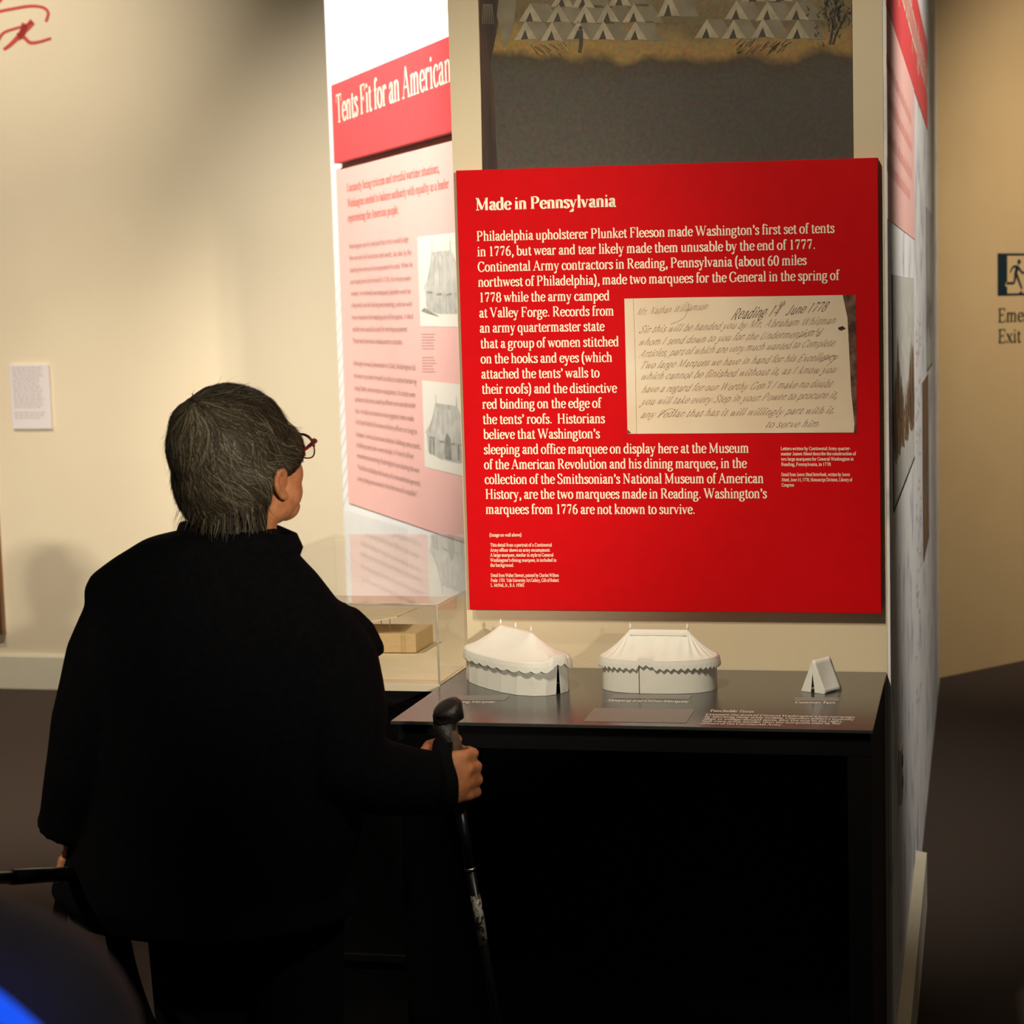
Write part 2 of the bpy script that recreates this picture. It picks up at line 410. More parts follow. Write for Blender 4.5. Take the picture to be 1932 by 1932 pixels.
# ------------------------------------------------------------------ lettering: skeleton letterforms drawn with a contrast pen
# V thick straight, H thin straight, C contrast curve, E contrast ellipse arc (cx,cy,rx,ry,from,to), S serif (x,y,half), D dot (x,y,r)
G = {
'a': (41, "C9,36 13,43 20,46 27,43 29,35;V29,36 29,8;C29,9 31,2 36,1 40,4;C29,28 19,25 10,19 8,11 12,3 18,1 24,4 29,11;D10,36,4"),
'b': (46, "V11,2 11,70;H4,70 11,70;E26,23,15,23,140,-140"),
'c': (38, "E23,23,16,23,40,320;D33,36,4.5"),
'd': (47, "V35,1 35,70;H28,70 35,70;E21,23,15,23,40,320;H35,1 43,1"),
'e': (40, "E22,23,16,23,8,325;H7,25 37,25"),
'f': (28, "V13,0 13,56;C13,54 15,66 22,70 30,66;D29,65,4;H3,45 26,45;S13,0,10"),
'g': (43, "E20,31,13,15,0,360;C12,19 7,12 9,6 18,4 30,2 37,-5 34,-15 20,-21 7,-17 5,-9 11,0 16,4;C30,41 34,45 41,44"),
'h': (48, "V11,0 11,70;H4,70 11,70;C11,34 18,44 26,46 34,41 36,31;V36,33 36,0;S11,0,9;S36,0,9"),
'i': (24, "V12,0 12,45;H4,45 12,45;S12,0,10;D12,62,5.5"),
'j': (22, "V12,-10 12,45;H4,45 12,45;C12,-8 10,-18 4,-21 0,-18;D12,62,5.5"),
'k': (47, "V11,0 11,70;H4,70 11,70;H11,18 36,45;V18,27 40,0;S11,0,9;S35,45,8;S40,0,8"),
'l': (24, "V12,0 12,70;H4,70 12,70;S12,0,10"),
'm': (72, "V11,0 11,45;H4,45 11,45;C11,34 17,44 24,46 32,41 34,31;V34,33 34,0;C34,34 41,44 48,46 56,41 58,31;V58,33 58,0;S11,0,9;S34,0,9;S58,0,9"),
'n': (48, "V11,0 11,45;H4,45 11,45;C11,34 18,44 26,46 34,41 36,31;V36,33 36,0;S11,0,9;S36,0,9"),
'o': (44, "E22,23,16.5,23,0,360"),
'p': (46, "V11,-22 11,45;H4,45 11,45;E25,23,15,23,140,-140;S11,-22,9"),
'q': (46, "V34,-22 34,45;E20,23,15,23,40,320;S34,-22,9"),
'r': (35, "V11,0 11,45;H4,45 11,45;C11,32 16,41 23,46 31,43;D30,41,5;S11,0,10"),
's': (34, "C28,35 26,43 18,46 10,43 8,36 13,29 22,23 28,16 27,6 18,0 9,3 6,11"),
't': (29, "V13,8 13,58;C13,10 15,2 21,0 27,5;H3,45 26,45"),
'u': (48, "V11,44 11,13;C11,15 13,4 21,1 29,3 36,11;V36,45 36,1;H4,45 11,45;H29,45 36,45;H36,1 44,1"),
'v': (43, "V7,45 21,1;H21,1 36,45;S7,45,8;S36,45,7"),
'w': (62, "V7,45 19,1;H19,1 31,43;V29,45 43,1;H43,1 56,45;S7,45,8;S30,45,7;S56,45,7"),
'x': (43, "V8,45 35,0;H8,0 34,45;S8,45,8;S34,45,7;S8,0,7;S35,0,8"),
'y': (43, "V7,45 21,4;H36,45 18,-12;C19,-8 14,-19 7,-21 4,-17;D6,-17,4;S7,45,8;S36,45,7"),
'z': (38, "H6,45 32,45;V32,44 7,1;H6,1 33,1;H6,45 5,35;H33,1 34,11"),
'A': (62, "H8,0 30,69;V30,69 52,0;H17,24 43,24;S8,0,9;S52,0,10"),
'B': (58, "V14,0 14,68;S14,0,9;S14,68,9;H14,68 30,68;H14,36 30,36;H14,0 32,0;E29,52,16,16,90,-90;E31,18,18,18,90,-90"),
'C': (60, "E33,34,25,35,35,325;H53,67 53,49;H54,3 54,16"),
'D': (64, "V14,0 14,68;S14,0,9;S14,68,9;H14,68 28,68;H14,0 28,0;E27,34,29,34,90,-90"),
'E': (54, "V14,0 14,68;S14,0,9;S14,68,9;H14,68 45,68;H14,36 34,36;H14,0 46,0;H45,68 46,53;H46,0 48,16;H34,43 34,28"),
'F': (52, "V14,0 14,68;S14,0,10;S14,68,9;H14,68 45,68;H14,36 34,36;H45,68 46,52;H34,43 34,28"),
'G': (65, "E33,34,25,35,35,330;H53,67 53,50;V53,28 53,2;S53,28,10"),
'H': (68, "V14,0 14,68;V53,0 53,68;H14,35 53,35;S14,0,9;S14,68,9;S53,0,9;S53,68,9"),
'I': (30, "V15,0 15,68;S15,0,10;S15,68,10"),
'J': (40, "V25,12 25,68;C25,14 23,2 14,-2 6,3;S25,68,10;D7,6,5"),
'K': (62, "V14,0 14,68;H14,24 50,68;V24,36 52,0;S14,0,9;S14,68,9;S50,68,9;S53,0,9"),
'L': (52, "V14,0 14,68;S14,0,9;S14,68,10;H14,0 46,0;H46,0 48,18"),
'M': (80, "H13,0 13,68;V13,68 39,4;H39,4 64,68;V65,0 65,68;S13,0,9;S65,0,9;H4,68 13,68;H65,68 74,68"),
'N': (68, "H14,0 14,68;V14,68 53,2;H53,2 53,68;S14,0,9;S53,68,9;H5,68 14,68"),
'O': (66, "E33,34,26,35,0,360"),
'P': (56, "V14,0 14,68;S14,0,10;S14,68,9;H14,68 29,68;H14,32 29,32;E28,50,18,18,90,-90"),
'R': (62, "V14,0 14,68;S14,0,9;S14,68,9;H14,68 29,68;H14,34 30,34;E28,51,17,17,90,-90;V29,34 50,2;H50,1 58,1"),
'S': (48, "C39,54 35,66 25,69 13,65 9,54 15,44 27,36 38,27 40,15 34,3 23,-1 11,4 8,16;H40,68 40,52;H8,0 8,16"),
'T': (58, "V29,0 29,68;H6,68 52,68;H6,68 5,50;H52,68 53,50;S29,0,11"),
'U': (64, "V14,68 14,22;C14,24 17,5 31,0 46,5 50,24;H50,22 50,68;S14,68,9;S50,68,9"),
'V': (62, "V9,68 31,1;H31,1 53,68;S9,68,10;S53,68,9"),
'W': (88, "V9,68 28,1;H28,1 46,66;V43,68 62,1;H62,1 80,68;S9,68,9;S44,68,8;S80,68,8"),
'Y': (60, "V8,68 30,32;H52,68 30,32;V30,34 30,0;S8,68,9;S52,68,8;S30,0,10"),
'0': (46, "E23,33,16,34,0,360"),
'1': (46, "V24,0 24,67;H24,67 14,60;S24,0,11"),
'2': (46, "C9,50 10,62 21,67 34,61 36,49 28,34 14,16 8,3;V8,4 38,4"),
'3': (46, "C9,54 13,65 22,67 33,61 33,46 24,37 18,36;C20,36 34,34 38,20 33,5 20,0 9,5 8,13"),
'4': (46, "V32,0 32,67;H32,67 5,20;H5,20 42,20;S32,0,9"),
'5': (46, "H12,66 37,66;H12,66 11,38;C11,38 20,44 33,40 38,24 33,6 20,0 8,6"),
'6': (46, "E23,20,15,20,0,360;C8,20 9,40 19,58 35,67"),
'7': (46, "V8,63 38,63;H38,64 20,0;H8,66 7,50;C31,38 23,20 20,4"),
'8': (46, "E23,50,13,16,0,360;E23,17,16,18,0,360"),
'9': (46, "E23,47,15,20,0,360;C38,47 37,27 27,9 11,0"),
'.': (22, "D11,5,5.5"), ',': (22, "D11,5,5.5;C14,6 14,-3 8,-13"),
"'": (20, "D10,63,5.5;C13,63 13,54 7,46"), ':': (22, "D11,5,5.5;D11,38,5.5"), ';': (22, "D11,38,5.5;D11,5,5.5;C14,6 14,-3 8,-13"),
'(': (28, "C23,74 12,56 9,28 12,0 23,-18"), ')': (28, "C5,74 16,56 19,28 16,0 5,-18"),
'-': (28, "V5,23 23,23"), '_': (50, "V2,23 48,23"), '"': (32, "D10,63,5;C13,63 13,54 7,46;D24,63,5;C27,63 27,54 21,46"), ' ': (19, ""),
}
KERN = 1.0
def glyph_strokes(ch, serif=True):
    adv, dsl = G[ch]
    out = []
    for it in dsl.split(';'):
        if not it:
            continue
        k, body = it[0], it[1:]
        if k in 'VHC':
            pts = [tuple(float(c) for c in p.split(',')) for p in body.split()]
            out.append((k, catmull(pts, 4) if k == 'C' else pts))
        elif k == 'E':
            cx, cy, rx, ry, a0, a1 = [float(c) for c in body.split(',')]
            n = max(6, int(abs(a1 - a0) / 22))
            out.append(('C', [(cx + rx * math.cos(math.radians(a0 + (a1 - a0) * i / n)), cy + ry * math.sin(math.radians(a0 + (a1 - a0) * i / n))) for i in range(n + 1)]))
        elif k == 'S' and serif:
            x, y, h = [float(c) for c in body.split(',')]
            out.append(('H', [(x - h, y + (1.2 if y < 5 else -1.2)), (x + h, y + (1.2 if y < 5 else -1.2))]))
        elif k == 'D':
            out.append(('D', [float(c) for c in body.split(',')]))
    return adv, out
def stroke_geo(k, pts, thick, thin):
    """-> verts, faces in glyph units"""
    if k == 'D':
        x, y, r = pts
        return [(x + r * math.cos(math.pi * i / 4), y + r * math.sin(math.pi * i / 4)) for i in range(8)], [tuple(range(8))]
    v, f = [], []
    n = len(pts)
    for i, p in enumerate(pts):
        a, b = pts[max(i - 1, 0)], pts[min(i + 1, n - 1)]
        dx, dy = b[0] - a[0], b[1] - a[1]
        L = math.hypot(dx, dy) or 1
        dx, dy = dx / L, dy / L
        h = thick / 2 if k == 'V' else thin / 2 if k == 'H' else (thin + (thick * 1.08 - thin) * abs(dy) ** 1.4) / 2
        v += [(p[0] - dy * h, p[1] + dx * h), (p[0] + dy * h, p[1] - dx * h)]
    for i in range(n - 1):
        f.append((2 * i, 2 * i + 1, 2 * i + 3, 2 * i + 2))
    return v, f
_gc = {}
def glyph(ch, thick, thin, serif):
    key = (ch, thick, thin, serif)
    if key not in _gc:
        adv, st = glyph_strokes(ch, serif)
        V, Fc = [], []
        for k, pts in st:
            v, f = stroke_geo(k, pts, thick, thin)
            o = len(V)
            V += v
            Fc += [tuple(i + o for i in q) for q in f]
        _gc[key] = (adv, V, Fc)
    return _gc[key]
def text_line(b, pl, s, p0, p1, cap, off, thick=11, thin=4.5, serif=True, slant=0, mi=0, jitter=0, track=0):
    """set s on plane pl from pixel p0 to pixel p1 (baseline ends); cap = capital height in pixels at p0"""
    a0, b0 = pl.st(*p0)
    a1, b1 = pl.st(*p1)
    hgt = pl.st(p0[0], p0[1] - cap)[1] - b0
    return text_run(b, pl, s, (a0, b0), (a1, b1), hgt, off, thick, thin, serif, slant, mi, jitter, track)
def text_run(b, pl, s, A, Bp, hgt, off, thick=11, thin=4.5, serif=True, slant=0, mi=0, jitter=0, track=0):
    sc = hgt / 68.0
    tot = sum(glyph(c, thick, thin, serif)[0] + track for c in s)
    dx, dy = Bp[0] - A[0], Bp[1] - A[1]
    L = math.hypot(dx, dy)
    sx = L / tot
    ex, ey = dx / L, dy / L
    x = 0
    for c in s:
        adv, V, Fc = glyph(c, thick, thin, serif)
        jy = random.uniform(-jitter, jitter) if jitter else 0
        if V:
            k = len(b.v)
            for gx, gy in V:
                gx2 = (x + gx) * sx + slant * gy * sc
                gy2 = (gy + jy) * sc
                b.v.append(pl.at(A[0] + ex * gx2 - ey * gy2, A[1] + ey * gx2 + ex * gy2, off))
            b.f += [tuple(i + k for i in q) for q in Fc]
            b.m += [mi] * len(Fc)
        if jitter and c.islower():
            k = len(b.v)
            for gx, gy in ((adv * .72, 1), (adv * .95, 8), (adv + 8, 26)):
                for d in (0, 2.6):
                    gx2, gy2 = (x + gx + d) * sx + slant * gy * sc, (gy + jy) * sc
                    b.v.append(pl.at(A[0] + ex * gx2 - ey * gy2, A[1] + ey * gx2 + ex * gy2, off))
            b.f += [(k, k + 1, k + 3, k + 2), (k + 2, k + 3, k + 5, k + 4)]
            b.m += [mi, mi]
        x += adv + track
    return b
def pen(b, pl, pix, w0, w1, off, mi=0, seg=6):
    """ribbon drawn through pixels on a plane; widths in metres"""
    pts = catmull([pl.st(*p) for p in pix], seg)
    n = len(pts)
    k = len(b.v)
    for i, p in enumerate(pts):
        a, c = pts[max(i - 1, 0)], pts[min(i + 1, n - 1)]
        dx, dy = c[0] - a[0], c[1] - a[1]
        L = math.hypot(dx, dy) or 1
        h = (w0 + (w1 - w0) * i / (n - 1)) / 2
        b.v += [pl.at(p[0] - dy / L * h, p[1] + dx / L * h, off), pl.at(p[0] + dy / L * h, p[1] - dx / L * h, off)]
    for i in range(n - 1):
        b.f.append((k + 2 * i, k + 2 * i + 1, k + 2 * i + 3, k + 2 * i + 2)); b.m.append(mi)
    return b

# ------------------------------------------------------------------ surfaces of the place
TH = .1743
UF = Vector((math.cos(TH), -math.sin(TH), 0))            # along the column front
UD = Vector((math.sin(TH), math.cos(TH), 0))             # away from it
FRONT = Plane((0, 3.7091, 0), UF)
PANEL = Plane(FRONT.at(0, 0, .022), UF)
COL_L, COL_R = FRONT.at(-.4294, 0), FRONT.at(.3875, 0)
UR = Vector((math.sin(.1518), math.cos(.1518), 0))
RIGHT = Plane(COL_R, UR)
RFACE = Plane(RIGHT.at(0, 0, .006), UR)
UP_L = Vector((.4099, -.9121, 0))
LEFTG = Plane((-.6132, 5.486, 0), UP_L)
BACK = Plane((-2.787, 8.18, 0), (math.cos(.2), -math.sin(.2), 0))
EXIT = Plane((1.055, 8.021, 0), (.414, .350, 0))
TZ = .8868
TABLE = Plane((0, 3.4, TZ), (math.cos(.18), -math.sin(.18), 0), (math.sin(.18), math.cos(.18), 0))
HT = 3.7

# floor
struct(B().prism([(-6, -4), (6, -4), (6, 12), (-6, 12)], -.05, 0).build('floor', M['carpet']))
# column in the middle (rectangular in plan, open to the rear wall)
rf = RIGHT.at(4.43, 0)
lf = COL_L + UD * 4.2
struct(B().prism([COL_L, COL_R, rf, lf], 0, HT).build('wall_front', M['beige'], loc=COL_L))
# rear wall with its baseboard
a0, a1 = -3.2, 3.75
struct(B().slab(BACK, a0, 0, a1, HT, -.12, 0).build('wall_back', M['cream'], loc=BACK.P))
bh = BACK.st(60, 1233)[1]
bb = B()
q = [(0, 0), (.02, 0), (.02, bh - .012), (.012, bh), (0, bh)]
bb.hexa([BACK.at(a0, z, o) for o, z in q], [BACK.at(a1 - .2, z, o) for o, z in q])
struct(bb.build('baseboard_back', M['trim'], loc=BACK.P))
# wall with the emergency exit sign
struct(B().slab(EXIT, -.05, 0, 4.5, HT, -.12, 0).build('wall_exit', M['exitwall'], loc=EXIT.P))
# partition carrying the pink graphic
ge = LEFTG.st(627, 400)[0]
wall_left = struct(B().slab(LEFTG, ge, 0, .5, HT, -.12, 0).build('wall_left', M['graphic'], loc=LEFTG.P))
# printed skin on the right flank of the column and its short baseboard
wall_right = struct(B().slab(RIGHT, 0, .0, 4.36, HT, .0005, .006).build('wall_right', M['map'], loc=COL_R))
bb = B()
q = [(.0065, 0), (.034, 0), (.034, .145), (.0065, .150)]
bb.hexa([RIGHT.at(.02, z, o) for o, z in q], [RIGHT.at(1.36, z, o) for o, z in q])
struct(bb.build('baseboard_right', M['trim'], loc=COL_R))

# ------------------------------------------------------------------ red text panel
pz0, pz1, pa0, pa1 = 1.0017, 1.8419, -.4174, .3785
pan = thing('text_panel', FRONT.at((pa0 + pa1) / 2, pz0, .01), 'bright red text panel headed Made in Pennsylvania on the column front', 'sign')
bevel(B().slab(FRONT, pa0, pz0, pa1, pz1, .004, .0215).build('board', M['red'], pan), .001)
b = B()
text_line(b, PANEL, 'Made in Pennsylvania', (897, 396.8), (1162, 389.6), 22.5, .0003, 15, 5)
b.build('heading_lettering', M['cream_ink'], pan)
body = [
 ('Philadelphia upholsterer Plunket Fleeson made Washington\'s first set of tents', 899, 454.6, 1574.5, 439),
 ('in 1776, but wear and tear likely made them unusable by the end of 1777.', 900.5, 483.5, 1539, 469.7),
 ('Continental Army contractors in Reading, Pennsylvania (about 60 miles', 901, 512.5, 1522, 499.5),
 ('northwest of Philadelphia), made two marquees for the General in the spring of', 902, 541, 1583.5, 528),
 ('1778 while the army camped', 903.5, 570, 1150.5, 566.4),
 ('at Valley Forge. Records from', 904, 599, 1159, 595),
 ('an army quartermaster state', 905, 627.4, 1140.5, 624),
 ('that a group of women stitched', 906.3, 656.9, 1168, 653),
 ('on the hooks and eyes (which', 907, 685.6, 1155.5, 682.5),
 ('attached the tents\' walls to', 908, 714.2, 1131.5, 711.7),
 ('their roofs) and the distinctive', 909, 742.8, 1164, 740.5),
 ('red binding on the edge of', 910, 771, 1134.5, 769),
 ('the tents\' roofs.  Historians', 910.8, 799.8, 1141.5, 798.2),
 ('believe that Washington\'s', 912, 828.2, 1132, 826.6),
 ('sleeping and office marquee on display here at the Museum', 912.8, 856.6, 1413.6, 854),
 ('of the American Revolution and his dining marquee, in the', 913.4, 885, 1409, 882.6),
 ('collection of the Smithsonian\'s National Museum of American', 914.4, 913, 1441, 911.2),
 ('History, are the two marquees made in Reading. Washington\'s', 915.8, 941, 1447, 939.8),
 ('marquees from 1776 are not known to survive.', 916.5, 969.5, 1312, 969.5)]
b = B()
for s, x0, y0, x1, y1 in body:
    text_line(b, PANEL, s, (x0, y0), (x1, y1), 18, .0003, 11, 5)
b.build('body_lettering', M['cream_ink'], pan)
cap = [
 ('(Image on wall above)', 923.5, 1012.4, 984, 1012), ('This detail from a portrait of a Continental', 925, 1031.3, 1041.5, 1031),
 ('Army officer shows an army encampment.', 925, 1040.8, 1039, 1040.6), ('A large marquee, similar in style to General', 925, 1050.2, 1044.5, 1050),
 ('Washington\'s dining marquee, is included in', 925, 1059.8, 1050, 1059.6), ('the background.', 925, 1069.2, 970, 1069.2),
 ('Detail from Walter Stewart, painted by Charles Willson', 926, 1088.4, 1054.5, 1088.2), ('Peale. 1781. Yale University Art Gallery, Gift of Robert', 926, 1097.8, 1054.5, 1097.7),
 ('L. McNeil, Jr., B.A. 1936S', 926, 1107, 989, 1107),
 ('Letters written by Continental Army quarter-', 1473, 849.3, 1605, 849), ('master James Abeel describe the construction of', 1473.4, 859, 1615, 858.8),
 ('two large marquees for General Washington in', 1473.6, 869, 1610.5, 868.8), ('Reading, Pennsylvania, in 1778.', 1474, 879, 1569, 878.8),
 ('Detail from James Abeel letterbook, written by James', 1474, 898.2, 1603.5, 898), ('Abeel, June 14, 1778, Manuscript Division, Library of', 1474.3, 908, 1608, 908),
 ('Congress', 1474.6, 918, 1498, 918)]
b = B()
for s, x0, y0, x1, y1 in cap:
    text_line(b, PANEL, s, (x0, y0), (x1, y1), 6.2, .0003, 11, 6)
b.build('caption_lettering', M['cream_ink'], pan)
# the reproduced letter
top = [(1178, 563.5), (1300, 561), (1450, 559), (1590, 556.6), (1600, 600), (1604, 680), (1607, 740), (1613, 800), (1612, 816), (1500, 816.5), (1350, 817.5), (1184, 818.5), (1181, 690)]
lt = B().flat(PANEL, [PANEL.st(*p) for p in top], .0004).build('letter_reproduction', M['letter'], pan)
lt['label'] = 'photograph of a handwritten letter with a dark torn right edge'
edge = [(1590, 556.6), (1614.5, 556), (1616.5, 690), (1616, 817), (1611, 816), (1612, 800), (1606, 740), (1603, 680), (1599, 600)]
B().flat(PANEL, [PANEL.st(*q_) for q_ in edge], .0005).build('torn_binding', M['book_edge'], lt)
B().flat(PANEL, [PANEL.st(x, y) for x, y in ((1581, 618), (1590, 615), (1596, 620), (1588, 624), (1582, 622))], .0006).build('ink_blot', M['brown_ink2'], lt)
B().flat(PANEL, [PANEL.st(x, y) for x, y in ((1184, 810), (1191, 817), (1184, 818.4))], .0006).build('dark_corner', M['book_edge'], lt)
b = B()
hand = [("Mr. Nathan Williamson", 1199, 595, 1333, 584, 12, 0), ("Reading 14", 1377, 603, 1466, 596, 19, 1), ("th", 1468, 578, 1480, 577, 9, 1), ("June 1778", 1481, 594, 1557, 587, 17, 1),
 ("Sir this will be handed you by Mr. Abraham Whitman", 1204, 629, 1574, 611, 13, 0), ("whom I send down to you for the Undermention'd", 1203, 652.6, 1546, 634, 13, 0),
 ("Articles, part of which are very much wanted to Complete", 1204, 674.6, 1572, 653, 13, 0), ("Two large Marques we have in hand for his Excellency", 1205, 696.6, 1577, 679, 13, 0),
 ("which cannot be finished without it, as I know you", 1206.6, 717, 1575, 703, 13, 0), ("have a regard for our Worthy Gen'l I make no doubt", 1208, 741, 1567, 730, 13, 0),
 ("you will take every Step in your Power to procure it,", 1208, 764, 1579, 751, 13, 0), ("any Pedlar that has it will willingly part with it.", 1206.6, 788.4, 1573, 780, 13, 0),
 ("to serve him", 1442, 807, 1542, 806, 13, 0)]
for s, x0, y0, x1, y1, c, d in hand:
    text_line(b, PANEL, s, (x0, y0), (x1, y1), c * 1.05, .0006, 7 if d else 5.5, 3.6 if d else 3, False, .8, d, 3, 6)
pen(b, PANEL, [(1195, 562), (1199, 690), (1201, 818)], .0006, .0006, .0006)
for pts in ([(1265, 612), (1290, 600), (1300, 575), (1292, 570)], [(1500, 640), (1530, 625), (1545, 628), (1540, 636)], [(1240, 788), (1262, 772), (1275, 775), (1270, 786)], [(1545, 684), (1570, 672), (1578, 674), (1560, 690)]):
    pen(b, PANEL, pts, .0008, .0005, .0006)
b.build('handwriting', [M['brown_ink'], M['brown_ink2']], lt)

# ------------------------------------------------------------------ mural printed above the panel (a plain stand-in for the painting)
ma0, ma1 = FRONT.st(907.5, 150)[0], FRONT.st(1608.5, 150)[0]
mz0, mz1 = 1.80, 2.75
mur = thing('wall_mural', FRONT.at((ma0 + ma1) / 2, mz0, .001), 'dark painted camp scene with rows of pale tents above the red panel', 'picture')
mm = bpy.data.materials.new('mural_landscape')
mm.use_nodes = True
nt = mm.node_tree
bs = nt.nodes['Principled BSDF']
bs.inputs['Roughness'].default_value = .6
bs.inputs['Specular IOR Level'].default_value = .3
tc = nt.nodes.new('ShaderNodeTexCoord')
sx = nt.nodes.new('ShaderNodeSeparateXYZ')
nz = nt.nodes.new('ShaderNodeTexNoise'); nz.inputs['Scale'].default_value = 9; nz.inputs['Detail'].default_value = 8
nf = nt.nodes.new('ShaderNodeTexNoise'); nf.inputs['Scale'].default_value = 130; nf.inputs['Detail'].default_value = 4
m1 = nt.nodes.new('ShaderNodeMath'); m1.operation = 'MULTIPLY_ADD'; m1.inputs[1].default_value = .10
m2 = nt.nodes.new('ShaderNodeMath'); m2.operation = 'MULTIPLY_ADD'; m2.inputs[1].default_value = 0.04
mr = nt.nodes.new('ShaderNodeMapRange'); mr.inputs[1].default_value = .03; mr.inputs[2].default_value = .478
rp = nt.nodes.new('ShaderNodeValToRGB')
els = [(0.0, (.078, .068, .052)), (.48, (.064, .055, .041)), (.56, (.060, .044, .024)), (.605, (.26, .16, .045)), (.655, (.24, .16, .055)), (.71, (.13, .095, .04)), (.85, (.17, .13, .06)), (1.0, (.20, .16, .08))]
while len(rp.color_ramp.elements) < len(els):
    rp.color_ramp.elements.new(.5)
for e, (p, c) in zip(rp.color_ramp.elements, els):
    e.position = p
    e.color = (*c, 1)
mx = nt.nodes.new('ShaderNodeMix'); mx.data_type = 'RGBA'; mx.blend_type = 'OVERLAY'; mx.inputs[0].default_value = .55
L = nt.links.new
L(tc.outputs['Object'], sx.inputs[0]); L(tc.outputs['Object'], nz.inputs['Vector']); L(tc.outputs['Object'], nf.inputs['Vector'])
L(nz.outputs['Fac'], m1.inputs[0]); L(sx.outputs['Z'], m1.inputs[2])
L(sx.outputs['X'], m2.inputs[0]); L(m1.outputs[0], m2.inputs[2])
L(m2.outputs[0], mr.inputs[0]); L(mr.outputs[0], rp.inputs[0])
L(rp.outputs[0], mx.inputs[6]); L(nf.outputs['Color'], mx.inputs[7]); L(mx.outputs[2], bs.inputs['Base Color'])
B().slab(FRONT, ma0, mz0, ma1, mz1, .0005, .0025).build('printed_ground', mm, mur)
b = B()
def mural_tent(x, y, w, h, d):
    j = lambda: random.uniform(-1.5, 1.5)
    P = lambda *pts: [FRONT.st(*p) for p in pts]
    b.flat(FRONT, P((x, y - h), (x + d, y - h + 1 + j()), (x + d + w * .5, y + j()), (x + w * .5, y)), .0028, 0)
    b.flat(FRONT, P((x - w * .5, y + j()), (x, y - h), (x + w * .5, y + j()), (x + w * .12, y - 2), (x - .01 * w, y - h * .55), (x - w * .2, y - 1)), .0030, 1)
    b.flat(FRONT, P((x - w * .2, y - 1), (x - .01 * w, y - h * .55), (x + w * .12, y - 2)), .0029, 2)
for row, (yy, xs) in enumerate(((14, (1060, 1104, 1170)), (44, (1000, 1052, 1104, 1150, 1200)), (76, (992, 1038, 1092, 1142, 1196)))):
    for x in xs:
        mural_tent(x + random.uniform(-4, 4), yy + random.uniform(-2, 2), 44, 36, 34)
for yy, xs in ((38, (1394, 1450, 1500)), (73, (1330, 1388, 1440, 1504)), (5, (1420, 1470))):
    for x in xs:
        mural_tent(x + random.uniform(-4, 4), yy + random.uniform(-2, 2), 46, 37, 30)
mural_tent(1262, 32, 44, 46, 36)
b.build('painted_tents', [M['mural_tent'], M['mural_light'], M['mural_shadow']], mur)
b = B()
b.flat(FRONT, [FRONT.st(*p) for p in ((904, -40), (940, -40), (944, 20), (936, 70), (926, 120), (934, 180), (936, 260), (940, 330), (911, 330), (908, 150))], .0028, 0)
b.flat(FRONT, [FRONT.st(*p) for p in ((946, -40), (978, -40), (972, 30), (962, 78), (950, 92), (946, 60), (938, 30))], .0029, 1)
for k in range(7):
    pen(b, FRONT, [(913 + k * 2.6, 8), (912 + k * 3.1, 28), (911 + k * 3.6, 46)], .0009, .0005, .0031, 2)
b.build('painted_drape', [M['mural_drape'], M['mural_tent'], M['mural_light']], mur)
b = B()
for k in range(150):          # dark brush of a tree at the right and scattered grass strokes
    if k < 100:
        x, y = random.gauss(1572, 20), random.gauss(28, 26)
        x = min(x, 1603)
        pen(b, FRONT, [(x, y), (x + random.uniform(-6, 6), y - random.uniform(4, 14))], random.uniform(.002, .005), .0008, .0031)
    elif k < 128:
        x, y = random.uniform(1385, 1480), random.uniform(80, 100)
        pen(b, FRONT, [(x, y + 4), (x + random.uniform(10, 18), y - random.uniform(5, 12))], .0012, .0006, .0031)
    else:
        x, y = random.uniform(1000, 1070), random.uniform(84, 104)
        pen(b, FRONT, [(x, y - 5), (x + random.uniform(8, 14), y + random.uniform(4, 9))], .0012, .0006, .0031)
pen(b, FRONT, [(1566, 84), (1572, 50), (1578, 10)], .005, .003, .0031)
pen(b, FRONT, [(1597, 30), (1580, 60), (1572, 84)], .003, .004, .0031)
pen(b, FRONT, [(1094, 100), (1097, 80), (1096, 58)], .006, .009, .0031)
b.flat(FRONT, [FRONT.st(1096 + 4 * math.cos(t * .7), 54 + 5 * math.sin(t * .7)) for t in range(9)], .0031)
b.build('painted_brushwork', M['mural_shadow'], mur)

# ------------------------------------------------------------------ pink graphic on the left partition
r0 = ge + .012
LB = Plane(LEFTG.at(0, 0, .0305), UP_L)
zt = (LB.st(625, 163)[1] + LB.st(846, 66)[1]) / 2
zb = (LB.st(629, 309)[1] + LB.st(849, 249)[1]) / 2
a_band = LB.st(627, 230)[0]
tb = thing('title_band', LEFTG.at(a_band, zb, .02), 'red title band reading Tents Fit for an American', 'sign')
bevel(B().slab(LEFTG, a_band, zb, .35, zt, .004, .030).build('board', M['redband'], tb), .0015)
b = B()
text_line(b, LB, 'Tents Fit for an American', (635, 232.5), (852, 153), 52, .0004, 9.5, 3.6)
b.build('title_lettering', M['band_ink'], tb)
a_p0 = LEFTG.st(648, 640)[0]
z_p0 = (LEFTG.st(660, 951)[1] + LEFTG.st(800, 994)[1]) / 2
LP = Plane(LEFTG.at(0, 0, .0045), UP_L)
pk = thing('story_panel', LEFTG.at(a_p0, z_p0, .002), 'pale pink story panel with two tent engravings beneath the title band', 'sign')
B().slab(LEFTG, a_p0, z_p0, .35, zb - .012, .0005, .004).build('board', M['pink'], pk)
b = B()
for s, x0, y0, x1, y1 in (('Constantly facing criticism and stressful wartime situations,', 654.4, 362, 829, 325), ('Washington needed to balance authority with equality as a leader', 655.6, 391, 847, 354), ('representing the American people.', 656.4, 418.5, 752, 402.5)):
    text_line(b, LP, s, (x0, y0), (x1, y1), 15, .0004, 10, 5)
b.build('lead_lettering', M['coral_ink'], pk)
b = B()
